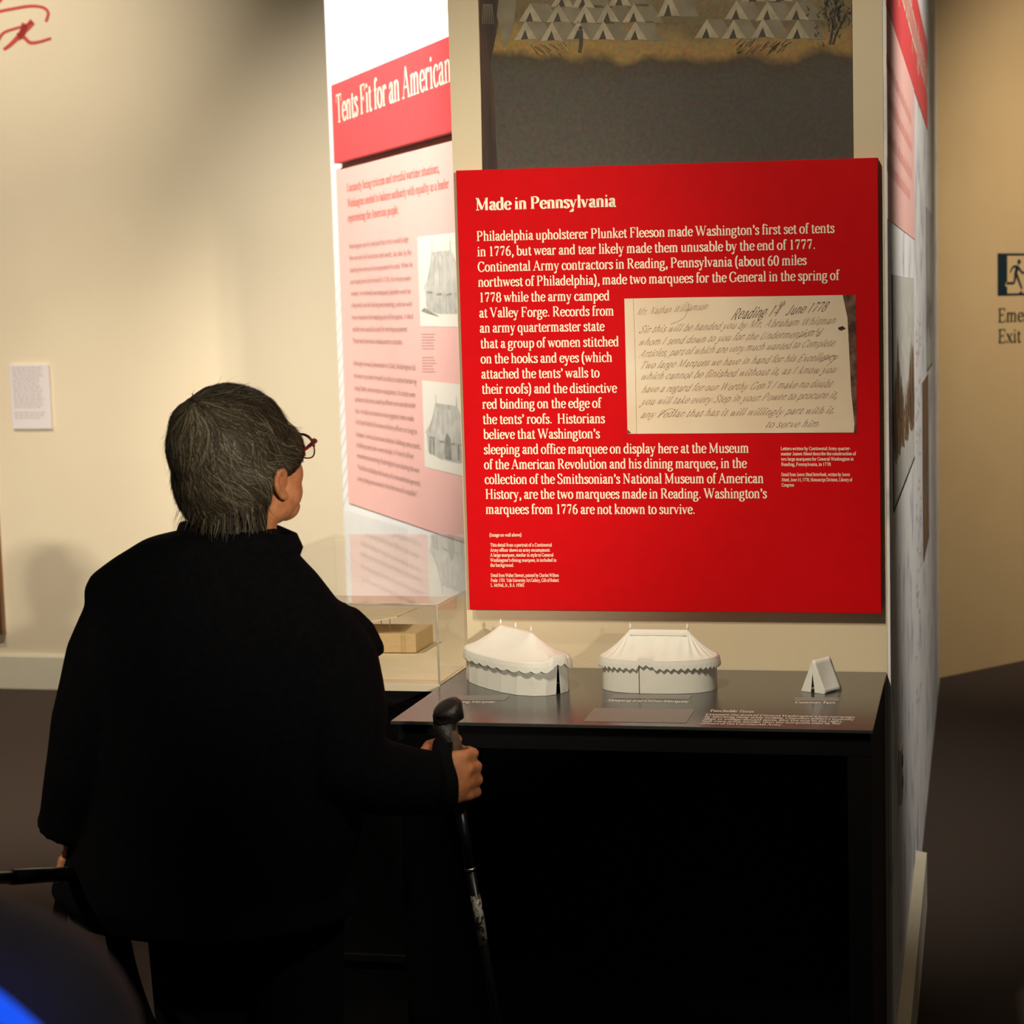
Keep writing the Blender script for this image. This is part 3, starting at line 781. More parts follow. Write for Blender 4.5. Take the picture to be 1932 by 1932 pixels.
X = lambda x: 620 + x / 3.22
Y = lambda y: 420 + y / 3.22
p1 = ['Washington quickly realized that critics would judge', 'him not only by his actions and words, but also by the', 'clothing he wore and the equipment he used. When he', 'purchased tents for himself in 1776, his choices were', 'modest. He ordered two marquees (another word for', 'a big tent), one for dining and meetings, and one with', 'inner chambers for sleeping and office spaces. A third', 'smaller tent would be used for storing equipment.', 'These tents formed a headquarters complex.']
p2 = ['Although he was Commander in Chief, Washington did', 'not want to present himself as elitist or authoritarian by', 'using flashy and excessive equipment. His tents were', 'similar to the tents used by officers who served under', 'him. He did not choose to have gigantic tents made', 'of striped fabrics like some military officers or kings in', 'Europe. Even his furniture choices_folding camp stools,', 'a folding camp bed_were simple. A French officer', 'remembered entering Washington\'s tent during the war:', '"He did not display the luxury of a monarchical general;', 'every thing announced in him the hero of a republic."']
L1 = zip(p1, (125, 127, 130, 133, 136, 138, 141, 144, 146), (148, 218, 292, 362, 433, 503, 578, 650, 720), (485, 503, 510, 500, 500, 508, 515, 482, 452), (103, 183, 258, 340, 420, 497, 573, 650, 728))
L2 = zip(p2, (150, 153, 157, 160, 163, 165, 165, 168, 172, 175, 177), (855, 930, 1005, 1075, 1145, 1210, 1285, 1350, 1415, 1485, 1555), (530, 535, 527, 530, 518, 538, 560, 518, 555, 558, 543), (885, 970, 1050, 1115, 1195, 1275, 1365, 1425, 1510, 1590, 1655))
for s, x0, y0, x1, y1 in list(L1) + list(L2):
    text_line(b, LP, s, (X(x0), Y(y0 + 12)), (X(x1), Y(y1 + 12)), 9.5, .0004, 6.5, 5, False)
b.build('story_lettering', M['grey_ink'], pk)
b = B()
for i in range(13):           # caption between the engravings, too small to read
    if i == 6:
        continue
    yl = 678 + i * 17.5 + (0 if i < 6 else 18)
    xx = 565 + i * .5
    while xx < 630 + random.uniform(-5, 15):
        wd = random.uniform(6, 14)
        pen(b, LP, [(X(xx), Y(yl)), (X(xx + wd), Y(yl + .2))], .0022, .0022, .0004, 0, 1)
        xx += wd + 3
b.build('caption_lettering', M['grey_ink'], pk)
def lerp2(a, b, t):
    return a + (b - a) * t
def engraving(x0, y0, x1, y1, x2, kind):
    """ivory picture with a tent drawn in grey; (x0,y0)-(x1,y1) its left edge in pixels, x2 its hidden right edge"""
    a, zt_ = LP.st(x0, y0)
    _, zb_ = LP.st(x1, y1)
    aw = LP.st(x2, y0)[0] - a
    pic = B().flat(LP, [(a, zb_), (a + aw, zb_), (a + aw, zt_), (a, zt_)], .0004).build('engraving', M['ivory'], pk)
    hh = zt_ - zb_
    P = lambda u, v: (a + aw * u, zb_ + hh * v)
    g = B()
    ridge0, ridge1, eave0, eave1 = (.24, .56, .07, .86) if kind == 0 else (.24, .62, .03, .92)
    rz, ez_, bz = (.82, .42, .14) if kind == 0 else (.76, .40, .13)
    # side cloth below the valance
    g.flat(LP, [P(eave0 + .05, bz + .05), P(.3, bz), P(.6, bz), P(eave1 - .03, bz + .04), P(eave1 - .02, ez_), P(eave0 + .03, ez_)], .0006, 0)
    # roof with concave slopes
    left = catmull([(ridge0, rz), ((ridge0 + eave0) / 2 + .03, (rz + ez_) / 2 - .01), (eave0, ez_)], 5)
    right = catmull([(eave1, ez_ + .02), ((ridge1 + eave1) / 2 - .03, (rz + ez_) / 2), (ridge1, rz)], 5)
    hem_ = [(eave0 + (eave1 - eave0) * k / 10, ez_ - .055 * math.sin(math.pi * k / 10) - (.012 if k % 2 else 0)) for k in range(1, 10)]
    g.flat(LP, [P(*q) for q in left + hem_ + right], .0008, 2)
    # dark valance hem, door and ground
    for k in range(9):
        x0_, x1_ = hem_[k][0], hem_[min(k + 1, 8)][0]
        if x1_ > x0_:
            g.flat(LP, [P(x0_, hem_[k][1] - .022), P(x1_, hem_[k + 1][1] - .022), P(x1_, hem_[k + 1][1]), P(x0_, hem_[k][1])], .0009, 0 if k % 2 else 1)
    if kind == 0:
        g.flat(LP, [P(eave1 - .10, bz + .02), P(eave1 - .05, bz + .03), P(eave1 - .04, ez_), P(eave1 - .08, ez_)], .0010, 1)
        g.flat(LP, [P(.02, bz + .03), P(.14, bz), P(.34, bz - .035), P(.30, bz - .015), P(.08, bz + .07)], .0007, 1)
    else:
        g.flat(LP, [P(.38, bz + .02), P(.50, bz + .02), P(.49, ez_ - .02), P(.43, ez_ + .05), P(.39, ez_ - .03)], .0010, 1)
        for u_ in (.10, .16, .60, .70):
            g.flat(LP, [P(u_, bz + .04), P(u_ + .03, bz + .03), P(u_ + .04, ez_ - .06), P(u_ + .01, ez_ - .05)], .0010, 1)
    for k in range(7):
        u = k / 6
        s0, s1 = LP.at(*P(ridge0 + (ridge1 - ridge0) * u, rz - .01), .0011), LP.at(*P(eave0 + .08 + (eave1 - eave0 - .16) * u, ez_ + .02), .0011)
        g.tube([s0, lerp2(s0, s1, .5) + Vector((0, 0, -.004)), s1], .0005, 3, 0, False)
    g.flat(LP, [P(ridge0, rz), P(ridge1, rz), P(ridge1 - .02, rz - .05), P(ridge0 + .02, rz - .05)], .0010, 0)
    for sx_ in (ridge0 + .01, ridge1 - .01):
        g.tube([LP.at(*P(sx_, rz), .001), LP.at(*P(sx_, rz + .10), .001)], .0007, 3, 1, False)
    g.build('engraved_tent', [M['engraving'], M['engraving_dark'], M['ivory_grey']], pic)
engraving(787.7, 447.3, 793.3, 615.6, 905, 0)
engraving(796.4, 717.5, 801.7, 881, 905, 1)
# pale sketch lines printed on the white partition
sk = B()
for k in range(26):
    x = 652 + k * 4.6
    pen(sk, LEFTG, [(x, 965 + max(0, (x - 660) * .3)), (x + 1.5, 1090)], .0035, .0035, .0006, 0, 2)
for k in range(16):
    y = 520 + k * 27
    pen(sk, LEFTG, [(634 + k * .9, y + 30), (640 + k * .9, y + 14), (646 + k * .9, y - 4)], .003, .002, .0006, 0, 2)
for k in range(9):
    pen(sk, LEFTG, [(808 + k * 4, 52 - k * 3), (812 + k * 4, 18), (816 + k * 4, -20)], .003, .003, .0006, 0, 2)
pen(sk, LEFTG, [(766, 80), (776, 0), (780, -40)], .004, .003, .0006)
sk.build('printed_sketch', M['sketch'], wall_left)['kind'] = 'stuff'

# ------------------------------------------------------------------ right flank graphics
def rrect(x0, y0, x1, y1):
    a, z = RFACE.st(x0, y0)
    c, d = RFACE.st(x1, y1)
    return a, z, c, d
aR = RFACE.st(1671.5, 200)[0]
a2, z2 = RFACE.st(1748.5, 84)
_, z3 = RFACE.st(1749.5, 246)
aR = .0
rb = thing('title_band', RFACE.at(a2, z3, .005), 'red title band on the right flank of the column, seen edge on', 'sign')
B().slab(RFACE, aR, z3, a2, z2, .0003, .0016).build('board', M['redband'], rb)
b = B()
RB = Plane(RFACE.at(0, 0, .0018), UR)
aa = a2 - .02
hh = z2 - z3
random.seed(3)
while aa > .25:               # lettering too oblique to read
    wd = random.uniform(.03, .07)
    h0 = z3 + hh * .40
    b.flat(RB, [(aa, h0), (aa - .014, h0), (aa - .014, h0 + hh * random.choice((.28, .28, .44))), (aa, h0 + hh * .28)], .0003)
    if random.random() < .6:
        b.flat(RB, [(aa, h0), (aa - wd * .7, h0), (aa - wd * .7, h0 + hh * .04), (aa, h0 + hh * .04)], .0003)
        b.flat(RB, [(aa, h0 + hh * .25), (aa - wd * .7, h0 + hh * .25), (aa - wd * .7, h0 + hh * .28), (aa, h0 + hh * .28)], .0003)
    if random.random() < .15:
        b.flat(RB, [(aa, h0 - hh * .13), (aa - .014, h0 - hh * .13), (aa - .014, h0), (aa, h0)], .0003)
    aa -= wd
b.build('title_lettering', M['band_ink'], rb)
a5, z5 = RFACE.st(1725.5, 452)
rp_ = thing('story_panel', RFACE.at(a5, z5, .001), 'pale pink story panel on the right flank of the column', 'sign')
B().slab(RFACE, aR, z5, a5, z3 - .001, .0002, .0012).build('board', M['pink'], rp_)
b = B()
RPp = Plane(RFACE.at(0, 0, .0014), UR)
for (xa, ya), (xb, yb) in (((1675, 150), (1719, 237)), ((1675, 210), (1720, 288)), ((1675, 272), (1720, 340)), ((1675, 330), (1717, 378))):
    A, zA = RPp.st(xb, yb)
    zz = zA
    aa = A
    while aa > .02:
        wd = random.uniform(.03, .1)
        for k in range(int(wd / .014)):
            x_ = aa - k * .014
            b.flat(RPp, [(x_, zz), (x_ - .007, zz), (x_ - .007, zz + random.choice((.022, .022, .034))), (x_, zz + .022)], .0003)
        aa -= wd + .018
b.build('lead_lettering', M['coral_ink'], rp_)
def rpic(name, label, x0, y0, x1, y1, mats, strokes, colour):
    (a_, zt_), (c_, _) = RFACE.st(x0, y0), RFACE.st(x1, y0)
    zb_ = RFACE.st(x0, y1)[1]
    t = thing(name, RFACE.at(a_, zb_, .002), label, 'picture')
    B().slab(RFACE, a_, zb_, c_, zt_, .0003, .0012).build('print', mats[0], t)
    g = B()
    fp = Plane(RFACE.at(0, 0, .0013), UR)
    for k in range(strokes):
        u, v = random.random(), random.random()
        top_ = .42 + .25 * math.sin(u * 9) * random.random()
        v0 = .18 + .2 * random.random()
        w_ = (c_ - a_) * random.uniform(.02, .07)
        x_ = a_ + (c_ - a_ - w_) * u
        g.flat(fp, [(x_, zb_ + (zt_ - zb_) * v0), (x_ + w_, zb_ + (zt_ - zb_) * (v0 - .02)), (x_ + w_ * .6, zb_ + (zt_ - zb_) * top_), (x_ + w_ * .3, zb_ + (zt_ - zb_) * (top_ + .1 * v))], .0001 * (k % 3 + 1))
    g.build('printed_scene', colour, t)
    ed = B()
    ed.slab(RFACE, a_ - .012, zb_, a_ - .0005, zt_, .0003, .0014)
    ed.slab(RFACE, a_, zb_ - .008, c_, zb_ - .0005, .0003, .0014)
    ed.build('dark_edge', M['black_base'], t)
random.seed(5)
rpic('framed_print', 'grey print of dark figures under a pale sky on the right flank', 1682.5, 518, 1723, 968, [M['ivory_grey']], 170, M['print_brown'])
rpic('framed_print', 'narrow brown painting print, upper one at the far right flank', 1747.2, 390, 1757, 700, [M['ivory_grey']], 20, M['print_brown'])
rpic('framed_print', 'narrow brown painting print, lower one at the far right flank', 1740, 722, 1751, 1066, [M['print_brown']], 10, M['engraving_dark'])
sk = B()
for k in range(60):
    y = random.uniform(560, 1350)
    x = random.uniform(1728, 1738)
    A, z_ = RFACE.st(x, y)
    sk.flat(RFACE, [(A, z_), (A + random.uniform(.02, .12), z_), (A + .03, z_ + .012), (A, z_ + .012)], .0004)
sk.build('map_lettering', M['map_ink'], wall_right)['kind'] = 'stuff'
so = thing('wall_socket', RFACE.at(*RFACE.st(1696, 1520), .001), 'small white wall plate low on the map covered flank', 'socket')
sa, sz = RFACE.st(1695, 1520)
sz1 = RFACE.st(1695, 1418)[1]
bevel(B().slab(RFACE, sa, sz, sa + .075, sz + .115, .0003, .007).build('plate', M['socket'], so), .002)
for k in (.03, .075):
    B().slab(RFACE, sa + .02, sz + k, sa + .055, sz + k + .02, .0072, .0085).build('outlet', M['panel_edge'], so)

# ------------------------------------------------------------------ rear wall things
sc_ = B()
S3 = 3.019
for pts, w0, w1 in (([(-60, 82), (0, 65), (120, 42), (190, 35), (250, 45), (275, 75), (262, 125)], .012, .012), ([(-20, 262), (0, 215), (25, 185), (80, 165), (150, 145), (185, 125)], .012, .010),
                    ([(187, 122), (150, 165), (110, 205), (60, 255), (22, 283)], .028, .012), ([(108, 203), (140, 215), (170, 242), (220, 240), (292, 218)], .018, .010), ([(-40, 30), (-10, 14), (12, -8)], .016, .012),
                    ([(120, 150), (140, 158), (120, 200), (100, 210)], .03, .03)):
    pen(sc_, BACK, [(x / S3, y / S3) for x, y in pts], w0, w1, .002)
tag(sc_.build('wall_script', M['script_red'], loc=BACK.px(40, 90)), 'red handwritten flourish painted high on the cream rear wall', 'lettering')
lb = thing('wall_label', BACK.px(60, 808), 'small white text label on the cream rear wall', 'label')
(l0, lz1), (l1, _), (_, lz0) = BACK.st(20, 688), BACK.st(94, 688), BACK.st(60, 809)
bevel(B().slab(BACK, l0, lz0, l1, lz1, .0005, .012).build('card', M['label_card'], lb), .001)
b = B()
lw, lh = l1 - l0, lz1 - lz0
for k in range(20):
    if k == 16:
        continue
    z_ = lz1 - lh * (.06 + .041 * k)
    x_ = l0 + lw * .07
    e_ = l0 + lw * (random.uniform(.70, .86))
    while x_ < e_:
        wd = random.uniform(.008, .025)
        b.flat(BACK, [(x_, z_), (min(x_ + wd, e_), z_), (min(x_ + wd, e_), z_ + lh * .024), (x_, z_ + lh * .024)], .0125)
        x_ += wd + .004
b.build('print_lines', M['label_ink'], lb)
fp = thing('framed_picture', BACK.px(-60, 1195), 'dark brown picture at the left edge of the rear wall', 'picture')
(f0, _), (f1, fz0), (_, fz1) = BACK.st(-420, 1000), BACK.st(12, 1195), BACK.st(0, 640)
B().slab(BACK, f0, fz0, f1, fz1, .0005, .03).build('canvas', M['brown_art'], fp)
b = B()
for q in ((f0, fz0, f1, fz0 + .02), (f0, fz1 - .02, f1, fz1), (f1 - .02, fz0 + .02, f1, fz1 - .02), (f0, fz0 + .02, f0 + .02, fz1 - .02)):
    b.slab(BACK, *q, .0305, .038)
b.build('frame', M['mural_drape'], fp)

# ------------------------------------------------------------------ emergency exit sign on the tan wall
ex = thing('exit_sign', EXIT.px(1883, 650), 'dark running figure exit pictogram lettered Emergency Exit on the tan wall', 'sign')
(e0, ez1), (_, ez0) = EXIT.st(1881.8, 478), EXIT.st(1883, 558)
eh = ez1 - ez0
U = lambda x, y: EXIT.st(1860 + x / 8.78, 450 + y / 8.78)
ew = U(350, 500)[0] - e0
tot = eh * 1.9
b = B()
b.flat(EXIT, [(e0, ez0), (e0 + ew, ez0), (e0 + ew, ez0 + eh * .20), (e0 + ew * .8, ez0 + eh * .23), (e0 + ew * .8, ez0 + eh * .30), (e0 + ew, ez0 + eh * .34), (e0 + ew, ez1), (e0, ez1)], .002)
for q in ((e0 + ew, ez1 - eh * .05, e0 + tot, ez1), (e0 + ew, ez0, e0 + tot, ez0 + eh * .05), (e0 + tot - .02, ez0 + eh * .05, e0 + tot, ez1 - eh * .05)):
    b.flat(EXIT, [(q[0], q[1]), (q[2], q[1]), (q[2], q[3]), (q[0], q[3])], .002)
b.build('door_frame', M['teal_ink'], ex)
b = B()
hx, hz = U(545, 385)
b.flat(EXIT, [(hx + eh * .062 * math.cos(t * math.pi / 8), hz + eh * .062 * math.sin(t * math.pi / 8)) for t in range(16)], .0022)
px_ = lambda *pts: [(1860 + x / 8.78, 450 + y / 8.78) for x, y in pts]
pen(b, EXIT, px_((520, 470), (500, 540), (480, 610)), eh * .12, eh * .09, .0022)
pen(b, EXIT, px_((540, 470), (470, 462), (430, 490), (398, 565)), eh * .06, eh * .045, .0023)
pen(b, EXIT, px_((540, 480), (570, 530), (600, 565), (650, 560)), eh * .06, eh * .045, .0023)
pen(b, EXIT, px_((482, 600), (475, 680), (455, 735), (400, 738), (335, 742)), eh * .075, eh * .05, .0023)
pen(b, EXIT, px_((505, 590), (535, 680), (570, 770), (590, 835)), eh * .075, eh * .05, .0023)
b.flat(EXIT, [U(530, 905), U(590, 865), U(600, 905)], .0022)
b.build('running_figure', M['teal_ink'], ex)
b = B()
text_line(b, EXIT, 'Exit', (1881.8, 646.8), (1926, 645.5), 25, .002, 10, 5)
w_e = (EXIT.st(1926, 646)[0] - EXIT.st(1882, 646)[0]) / sum(G[c][0] for c in 'Exit')
A_ = EXIT.st(1881.8, 607.8)
text_run(b, EXIT, 'Emergency', A_, (A_[0] + w_e * sum(G[c][0] for c in 'Emergency'), A_[1]), EXIT.st(1881.8, 582.5)[1] - A_[1], .002, 10, 5)
b.build('sign_lettering', M['dark_ink'], ex)

# ------------------------------------------------------------------ console table against the column
FLt, FRt = at_z(736.5, 1360.2, TZ), at_z(1646.8, 1377.8, TZ)
BRt, BLt = FRONT.at(.3860, TZ, .002), FRONT.at(-.4280, TZ, .002)
def lerp(a, b, t):
    return a + (b - a) * t
def tq(u, v, z):
    p = lerp(lerp(FLt, FRt, u), lerp(BLt, BRt, u), v)
    return Vector((p.x, p.y, z))
tb = thing('console_table', tq(.5, .5, 0), 'dark console table with a grey top standing against the column', 'table')
def tbox(b, u0, v0, u1, v1, z0, z1):
    q = ((u0, v0), (u1, v0), (u1, v1), (u0, v1))
    return b.hexa([tq(u, v, z0) for u, v in q], [tq(u, v, z1) for u, v in q])
bevel(tbox(B(), 0, 0, 1, 1, TZ - .006, TZ).build('table_top', M['table_top'], tb), .0006, 1)
tbox(B(), .012, .02, .995, .99, TZ - .046, TZ - .007).build('apron', M['black_base'], tb)
tbox(B(), .012, .02, .06, .99, 0, TZ - .047).build('side_panel', M['black_base'], tb)
tbox(B(), .948, .02, .995, .99, 0, TZ - .047).build('side_panel', M['black_base'], tb)
tbox(B(), .061, .80, .947, .985, 0, TZ - .047).build('back_panel', M['black_base'], tb)
b = B()
for s, p0, p1, c in (('Touchable Tents', (1337, 1343), (1421, 1345), 4.0), ('Compare the sizes of General Washington\'s two marquees', (1331, 1349.5), (1612, 1355), 3.2),
                     ('by touching these scale models. Common soldiers typically', (1329, 1353.7), (1611, 1359.2), 3.2), ('slept in wedge-shaped tents, like the one to the right,', (1326.5, 1358), (1590, 1363), 3.2),
                     ('that were much smaller than the marquees used by the', (1324, 1362.2), (1585, 1367), 3.2), ('officers of the Continental Army.', (1321, 1366.4), (1477, 1369.3), 3.2),
                     ('Sleeping and Office Marquee', (1144.5, 1323.6), (1298, 1326), 4.2), ('Common Tent', (1499.5, 1327.2), (1575.5, 1328), 4.2), ('Dining Marquee', (852, 1326.5), (932, 1326.5), 4.2)):
    text_line(b, TABLE, s, p0, p1, c, .0004, 12, 6)
b.build('table_lettering', M['white_ink'], tb)
for quad in (((1152, 1318), (1300, 1320), (1306.5, 1311.8), (1160, 1310)), ((1101, 1361), (1295, 1364.3), (1310.5, 1339), (1122, 1336)), ((858, 1321.5), (953, 1321.5), (962, 1312.5), (868, 1312.5)), ((1497, 1322.5), (1582.5, 1323.3), (1584, 1317), (1499, 1316.3))):
    pts = [TABLE.st(*p) for p in quad]
    B().hexa([TABLE.at(a, c, .0001) for a, c in pts], [TABLE.at(a, c, .0007) for a, c in pts]).build('braille_strip', M['braille'], tb)

# ------------------------------------------------------------------ black cabinet and the acrylic case on it
A = at_z(830, 1291, TZ)
A = Vector((A.x, A.y, 0))
W_, D_ = .585, 1.06
def cq(u, v, z, e=0.0):
    p = A - UF * (W_ * u) + UD * (D_ * v)
    p = p + UF * (e if u < .5 else -e) * 1 + UD * (-e if v < .5 else e)
    return Vector((p.x, p.y, z))
cab = thing('display_cabinet', cq(.5, .5, 0), 'black cabinet under the clear display case', 'cabinet')
def cbox(b, z0, z1, e=0.0, u0=0, u1=1, v0=0, v1=1):
    q = ((u0, v0), (u0, v1), (u1, v1), (u1, v0))
    return b.hexa([cq(u, v, z0, e) for u, v in q], [cq(u, v, z1, e) for u, v in q])
cbox(B(), .06, TZ - .0145, -.012).build('body', M['black_base'], cab)
cbox(B(), 0, .0595, -.03).build('plinth', M['black_base'], cab)
z_l = at_y(680, 1822, A.y)[2]
B().hexa([cq(0, 0, z_l, .004), cq(1, 0, z_l, .004), cq(1, .008, z_l), cq(0, .008, z_l)], [cq(0, 0, z_l + .012, .004), cq(1, 0, z_l + .012, .004), cq(1, .008, z_l + .012), cq(0, .008, z_l + .012)]).build('ledge', M['black_base'], cab)
case = thing('display_case', cq(.5, .5, TZ - .014), 'clear acrylic display case with a cream deck behind the visitor', 'display case')
cbox(B(), TZ - .014, TZ - .001, 0).build('deck', M['deck'], case)
cz0, cz1, t_ = TZ, 1.037, .006
def pane(name, u0, u1, v0, v1, z0, z1):
    q = ((u0, v0), (u0, v1), (u1, v1), (u1, v0))
    B().hexa([cq(u, v, z0) for u, v in q], [cq(u, v, z1) for u, v in q]).build(name, M['acrylic'], case)
tu, tv = t_ / W_, t_ / D_
pane('front_pane', 0, 1, 0, tv, cz0, cz1 - t_)
pane('back_pane', 0, 1, 1 - tv, 1, cz0, cz1 - t_)
pane('side_pane', 0, tu, tv, 1 - tv, cz0, cz1 - t_)
pane('side_pane', 1 - tu, 1, tv, 1 - tv, cz0, cz1 - t_)
pane('top_pane', 0, 1, 0, 1, cz1 - t_ + .0003, cz1)
b = B()
for u, v in ((0, 0), (1, 0)):
    b.tube([cq(u, v, cz0, -.002), cq(u, v, cz1, -.002)], .0016, 6)
b.tube([cq(0, 0, cz1, -.001), cq(1, 0, cz1, -.001)], .0014, 6)
b.build('polished_edge', M['acrylic_edge'], case)
# things inside the case
k0, k1 = at_z(640, 1231, TZ + .0005), at_z(785, 1232, TZ + .0005)
kz = at_y(785, 1196, k1.y).z
blk = B().hexa([k0, k1, k1 + UD * .12, k0 + UD * .12], [Vector((q.x, q.y, kz)) for q in (k0, k1, k1 + UD * .12, k0 + UD * .12)])
tag(bevel(blk.build('wood_block', M['case_block'], loc=k0), .002), 'tan wooden block on the deck inside the clear case', 'block')
bk = thing('document_stand', (k0 + k1) / 2 + UD * .06 + Vector((0, 0, kz - TZ)), 'slanted pale sheet on thin wire posts above the wooden block', 'document')
Yb = k1.y + .02
s4 = [at_y(600, 1192, Yb - .02), at_y(749, 1165, Yb), at_y(790, 1147, Yb + .20), at_y(650, 1166, Yb + .20)]
B().hexa(s4, [q + Vector((0, 0, .0025)) for q in s4]).build('sheet', M['paper'], bk)
def on_sheet(x, y, dy):
    pl_ = Plane(s4[0], s4[1] - s4[0], (s4[3] - s4[0]))
    nn = (s4[1] - s4[0]).cross(s4[3] - s4[0]).normalized()
    q = at_y(x, y, Yb + dy)
    z = s4[0].z - ((q.x - s4[0].x) * nn.x + (q.y - s4[0].y) * nn.y) / nn.z
    return Vector((q.x, q.y, kz + .0005)), Vector((q.x, q.y, z - .0005))
for x, dy in ((697, .02), (736, .02), (660, .02), (720, .08)):
    lo_, hi_ = on_sheet(x, 1190, dy)
    B().tube([lo_, hi_], .0010, 6).build('wire_post', M['steel'], bk)

# ------------------------------------------------------------------ model tents on the table
def tent_frame(center, axis):
    ax = Vector((axis[0], axis[1], 0)).normalized()
    pr = Vector((-ax.y, ax.x, 0))
    return lambda a, p, z: Vector((center[0], center[1], 0)) + ax * a + pr * p + Vector((0, 0, TZ + z))
def plan(phi, A_, B_, e):
    c, s = math.cos(phi), math.sin(phi)
    k = (abs(c) ** e + abs(s) ** e) ** (-1 / e)
    return A_ * c * k, B_ * s * k
def marquee(name, label, center, axis, A_, B_, ridge, wall, roof, e, scallops, zig, door, lift, pleats, finials, seg, dw=.3, seam=None):
    Tf = tent_frame(center, axis)
    t = thing(name, Tf(0, 0, .0005), label, 'model tent', 'white model tents on the console table')
    N = scallops * (4 if zig else 8)
    b = B()
    rows = 14
    def lifted(ph):
        d = (ph - door + math.pi) % (2 * math.pi) - math.pi
        return lift * max(0, min(1, (dw - abs(d)) / (dw * .35)))
    def hem(ph):
        ph += 1e-6
        return wall - .003 - .012 + lifted(ph) + ((abs(((ph * scallops / (2 * math.pi)) % 1) * 2 - 1) - .5) * .0050 if zig else .002 - abs(math.sin(ph * scallops / 2)) * .0042)
    for i in range(rows + 1):
        s = i / rows
        for j in range(N):
            ph = 2 * math.pi * j / N
            x, y = plan(ph, A_, B_, e)
            rx = max(-ridge, min(ridge, x * 1.0))
            px_, py_ = rx + (x - rx) * s, y * s
            z = wall + roof * (1 - s) ** 1.30
            if pleats:
                z -= .0030 * math.sin(math.pi * s) * abs(math.sin(ph * pleats / 2))
            z += lifted(ph) * s ** 6
            b.v.append(Tf(px_, py_, z))
    for i in range(rows):
        for j in range(N):
            b.f.append((i * N + j, i * N + (j + 1) % N, (i + 1) * N + (j + 1) % N, (i + 1) * N + j)); b.m.append(0)
    ro = b.build('roof', M['resin'], t, smooth=True)
    md = ro.modifiers.new('s', 'SOLIDIFY'); md.thickness = .0014; md.offset = -1
    b = B()
    for i in range(3):
        for j in range(N):
            ph = 2 * math.pi * j / N
            x, y = plan(ph, A_, B_, e)
            z = (wall + .0003 + lifted(ph), wall - .007 + lifted(ph), hem(ph))[i]
            k = (.998, 1.018, 1.030)[i]
            b.v.append(Tf(x * k, y * k, z))
    for i in range(2):
        for j in range(N):
            b.f.append((i * N + j, i * N + (j + 1) % N, (i + 1) * N + (j + 1) % N, (i + 1) * N + j)); b.m.append(0)
    va = b.build('valance', M['resin'], t)
    md = va.modifiers.new('s', 'SOLIDIFY'); md.thickness = .0014; md.offset = -1
    # trim cord along the valance hem
    b = B()
    pts = []
    for j in range(N + 1):
        ph = 2 * math.pi * j / N
        x, y = plan(ph, A_, B_, e)
        pts.append(Tf(x * 1.034, y * 1.034, hem(ph)))
    b.tube(pts, .0008, 5, 0, False)
    b.build('valance_cord', M['resin'], va)
    # wall, split at the door
    b = B()
    gap_b, gap_t = (.085, .01) if not zig else (.007, .007)
    sm_ = door if seam is None else seam
    n = seg
    for k, (z, gp) in enumerate(((.0005, gap_b), (wall * .5, gap_b * .6 + gap_t * .4 if not zig else gap_b), (wall + .002, gap_t))):
        for j in range(n + 1):
            ph = sm_ + gp + (2 * math.pi - 2 * gp) * j / n
            x, y = plan(ph, A_ * .975, B_ * .975, e)
            b.v.append(Tf(x, y, z))
    for k in range(2):
        for j in range(n):
            b.f.append((k * (n + 1) + j, k * (n + 1) + j + 1, (k + 1) * (n + 1) + j + 1, (k + 1) * (n + 1) + j)); b.m.append(0)
    wo = b.build('wall', M['resin'], t)
    md = wo.modifiers.new('s', 'SOLIDIFY'); md.thickness = .0015; md.offset = -1
    for a in finials:
        f = B().lathe(Tf(a, 0, wall + roof - .001), ((0, .0016), (.003, .0014), (.005, .0026), (.0075, .0030), (.010, .0022), (.013, .0008), (.0145, .0002)), 10)
        f.build('finial', M['resin'], t, smooth=True)
    return t, Tf
marquee('model_marquee', 'white model marquee with three finials and a parted doorway, leftmost on the table', (-.312, 3.595), (.59, -.81), .136, .068, .054, .060, .043, 2.5, 30, False, .10, .010, 0, (-.054, 0, .054), 20, .30)
t2, T2 = marquee('model_marquee', 'white model marquee with two finials and a pleated roof, centre of the table', (-.046, 3.537), (UF.x, UF.y), .108, .062, .053, .060, .046, 2.4, 56, True, 4.58, .006, 26, (-.053, .053), 96, .15, 4.46)
b = B()
for sgn in (-1, 1):
    N = 34
    for k in range(N):
        a = -.053 + .106 * k / N
        d = .106 / N
        z = .060 + .046
        b.add([T2(a, sgn * .0006, z + .0006), T2(a + d, sgn * .0006, z + .0006), T2(a + d * .9, sgn * .0115, z - .0085), T2(a + d * .1, sgn * .0115, z - .0085 + .001)], [(0, 1, 2, 3)])
lace = b.build('ridge_trim', M['resin'], t2)
lace.modifiers.new('s', 'SOLIDIFY').thickness = .0006
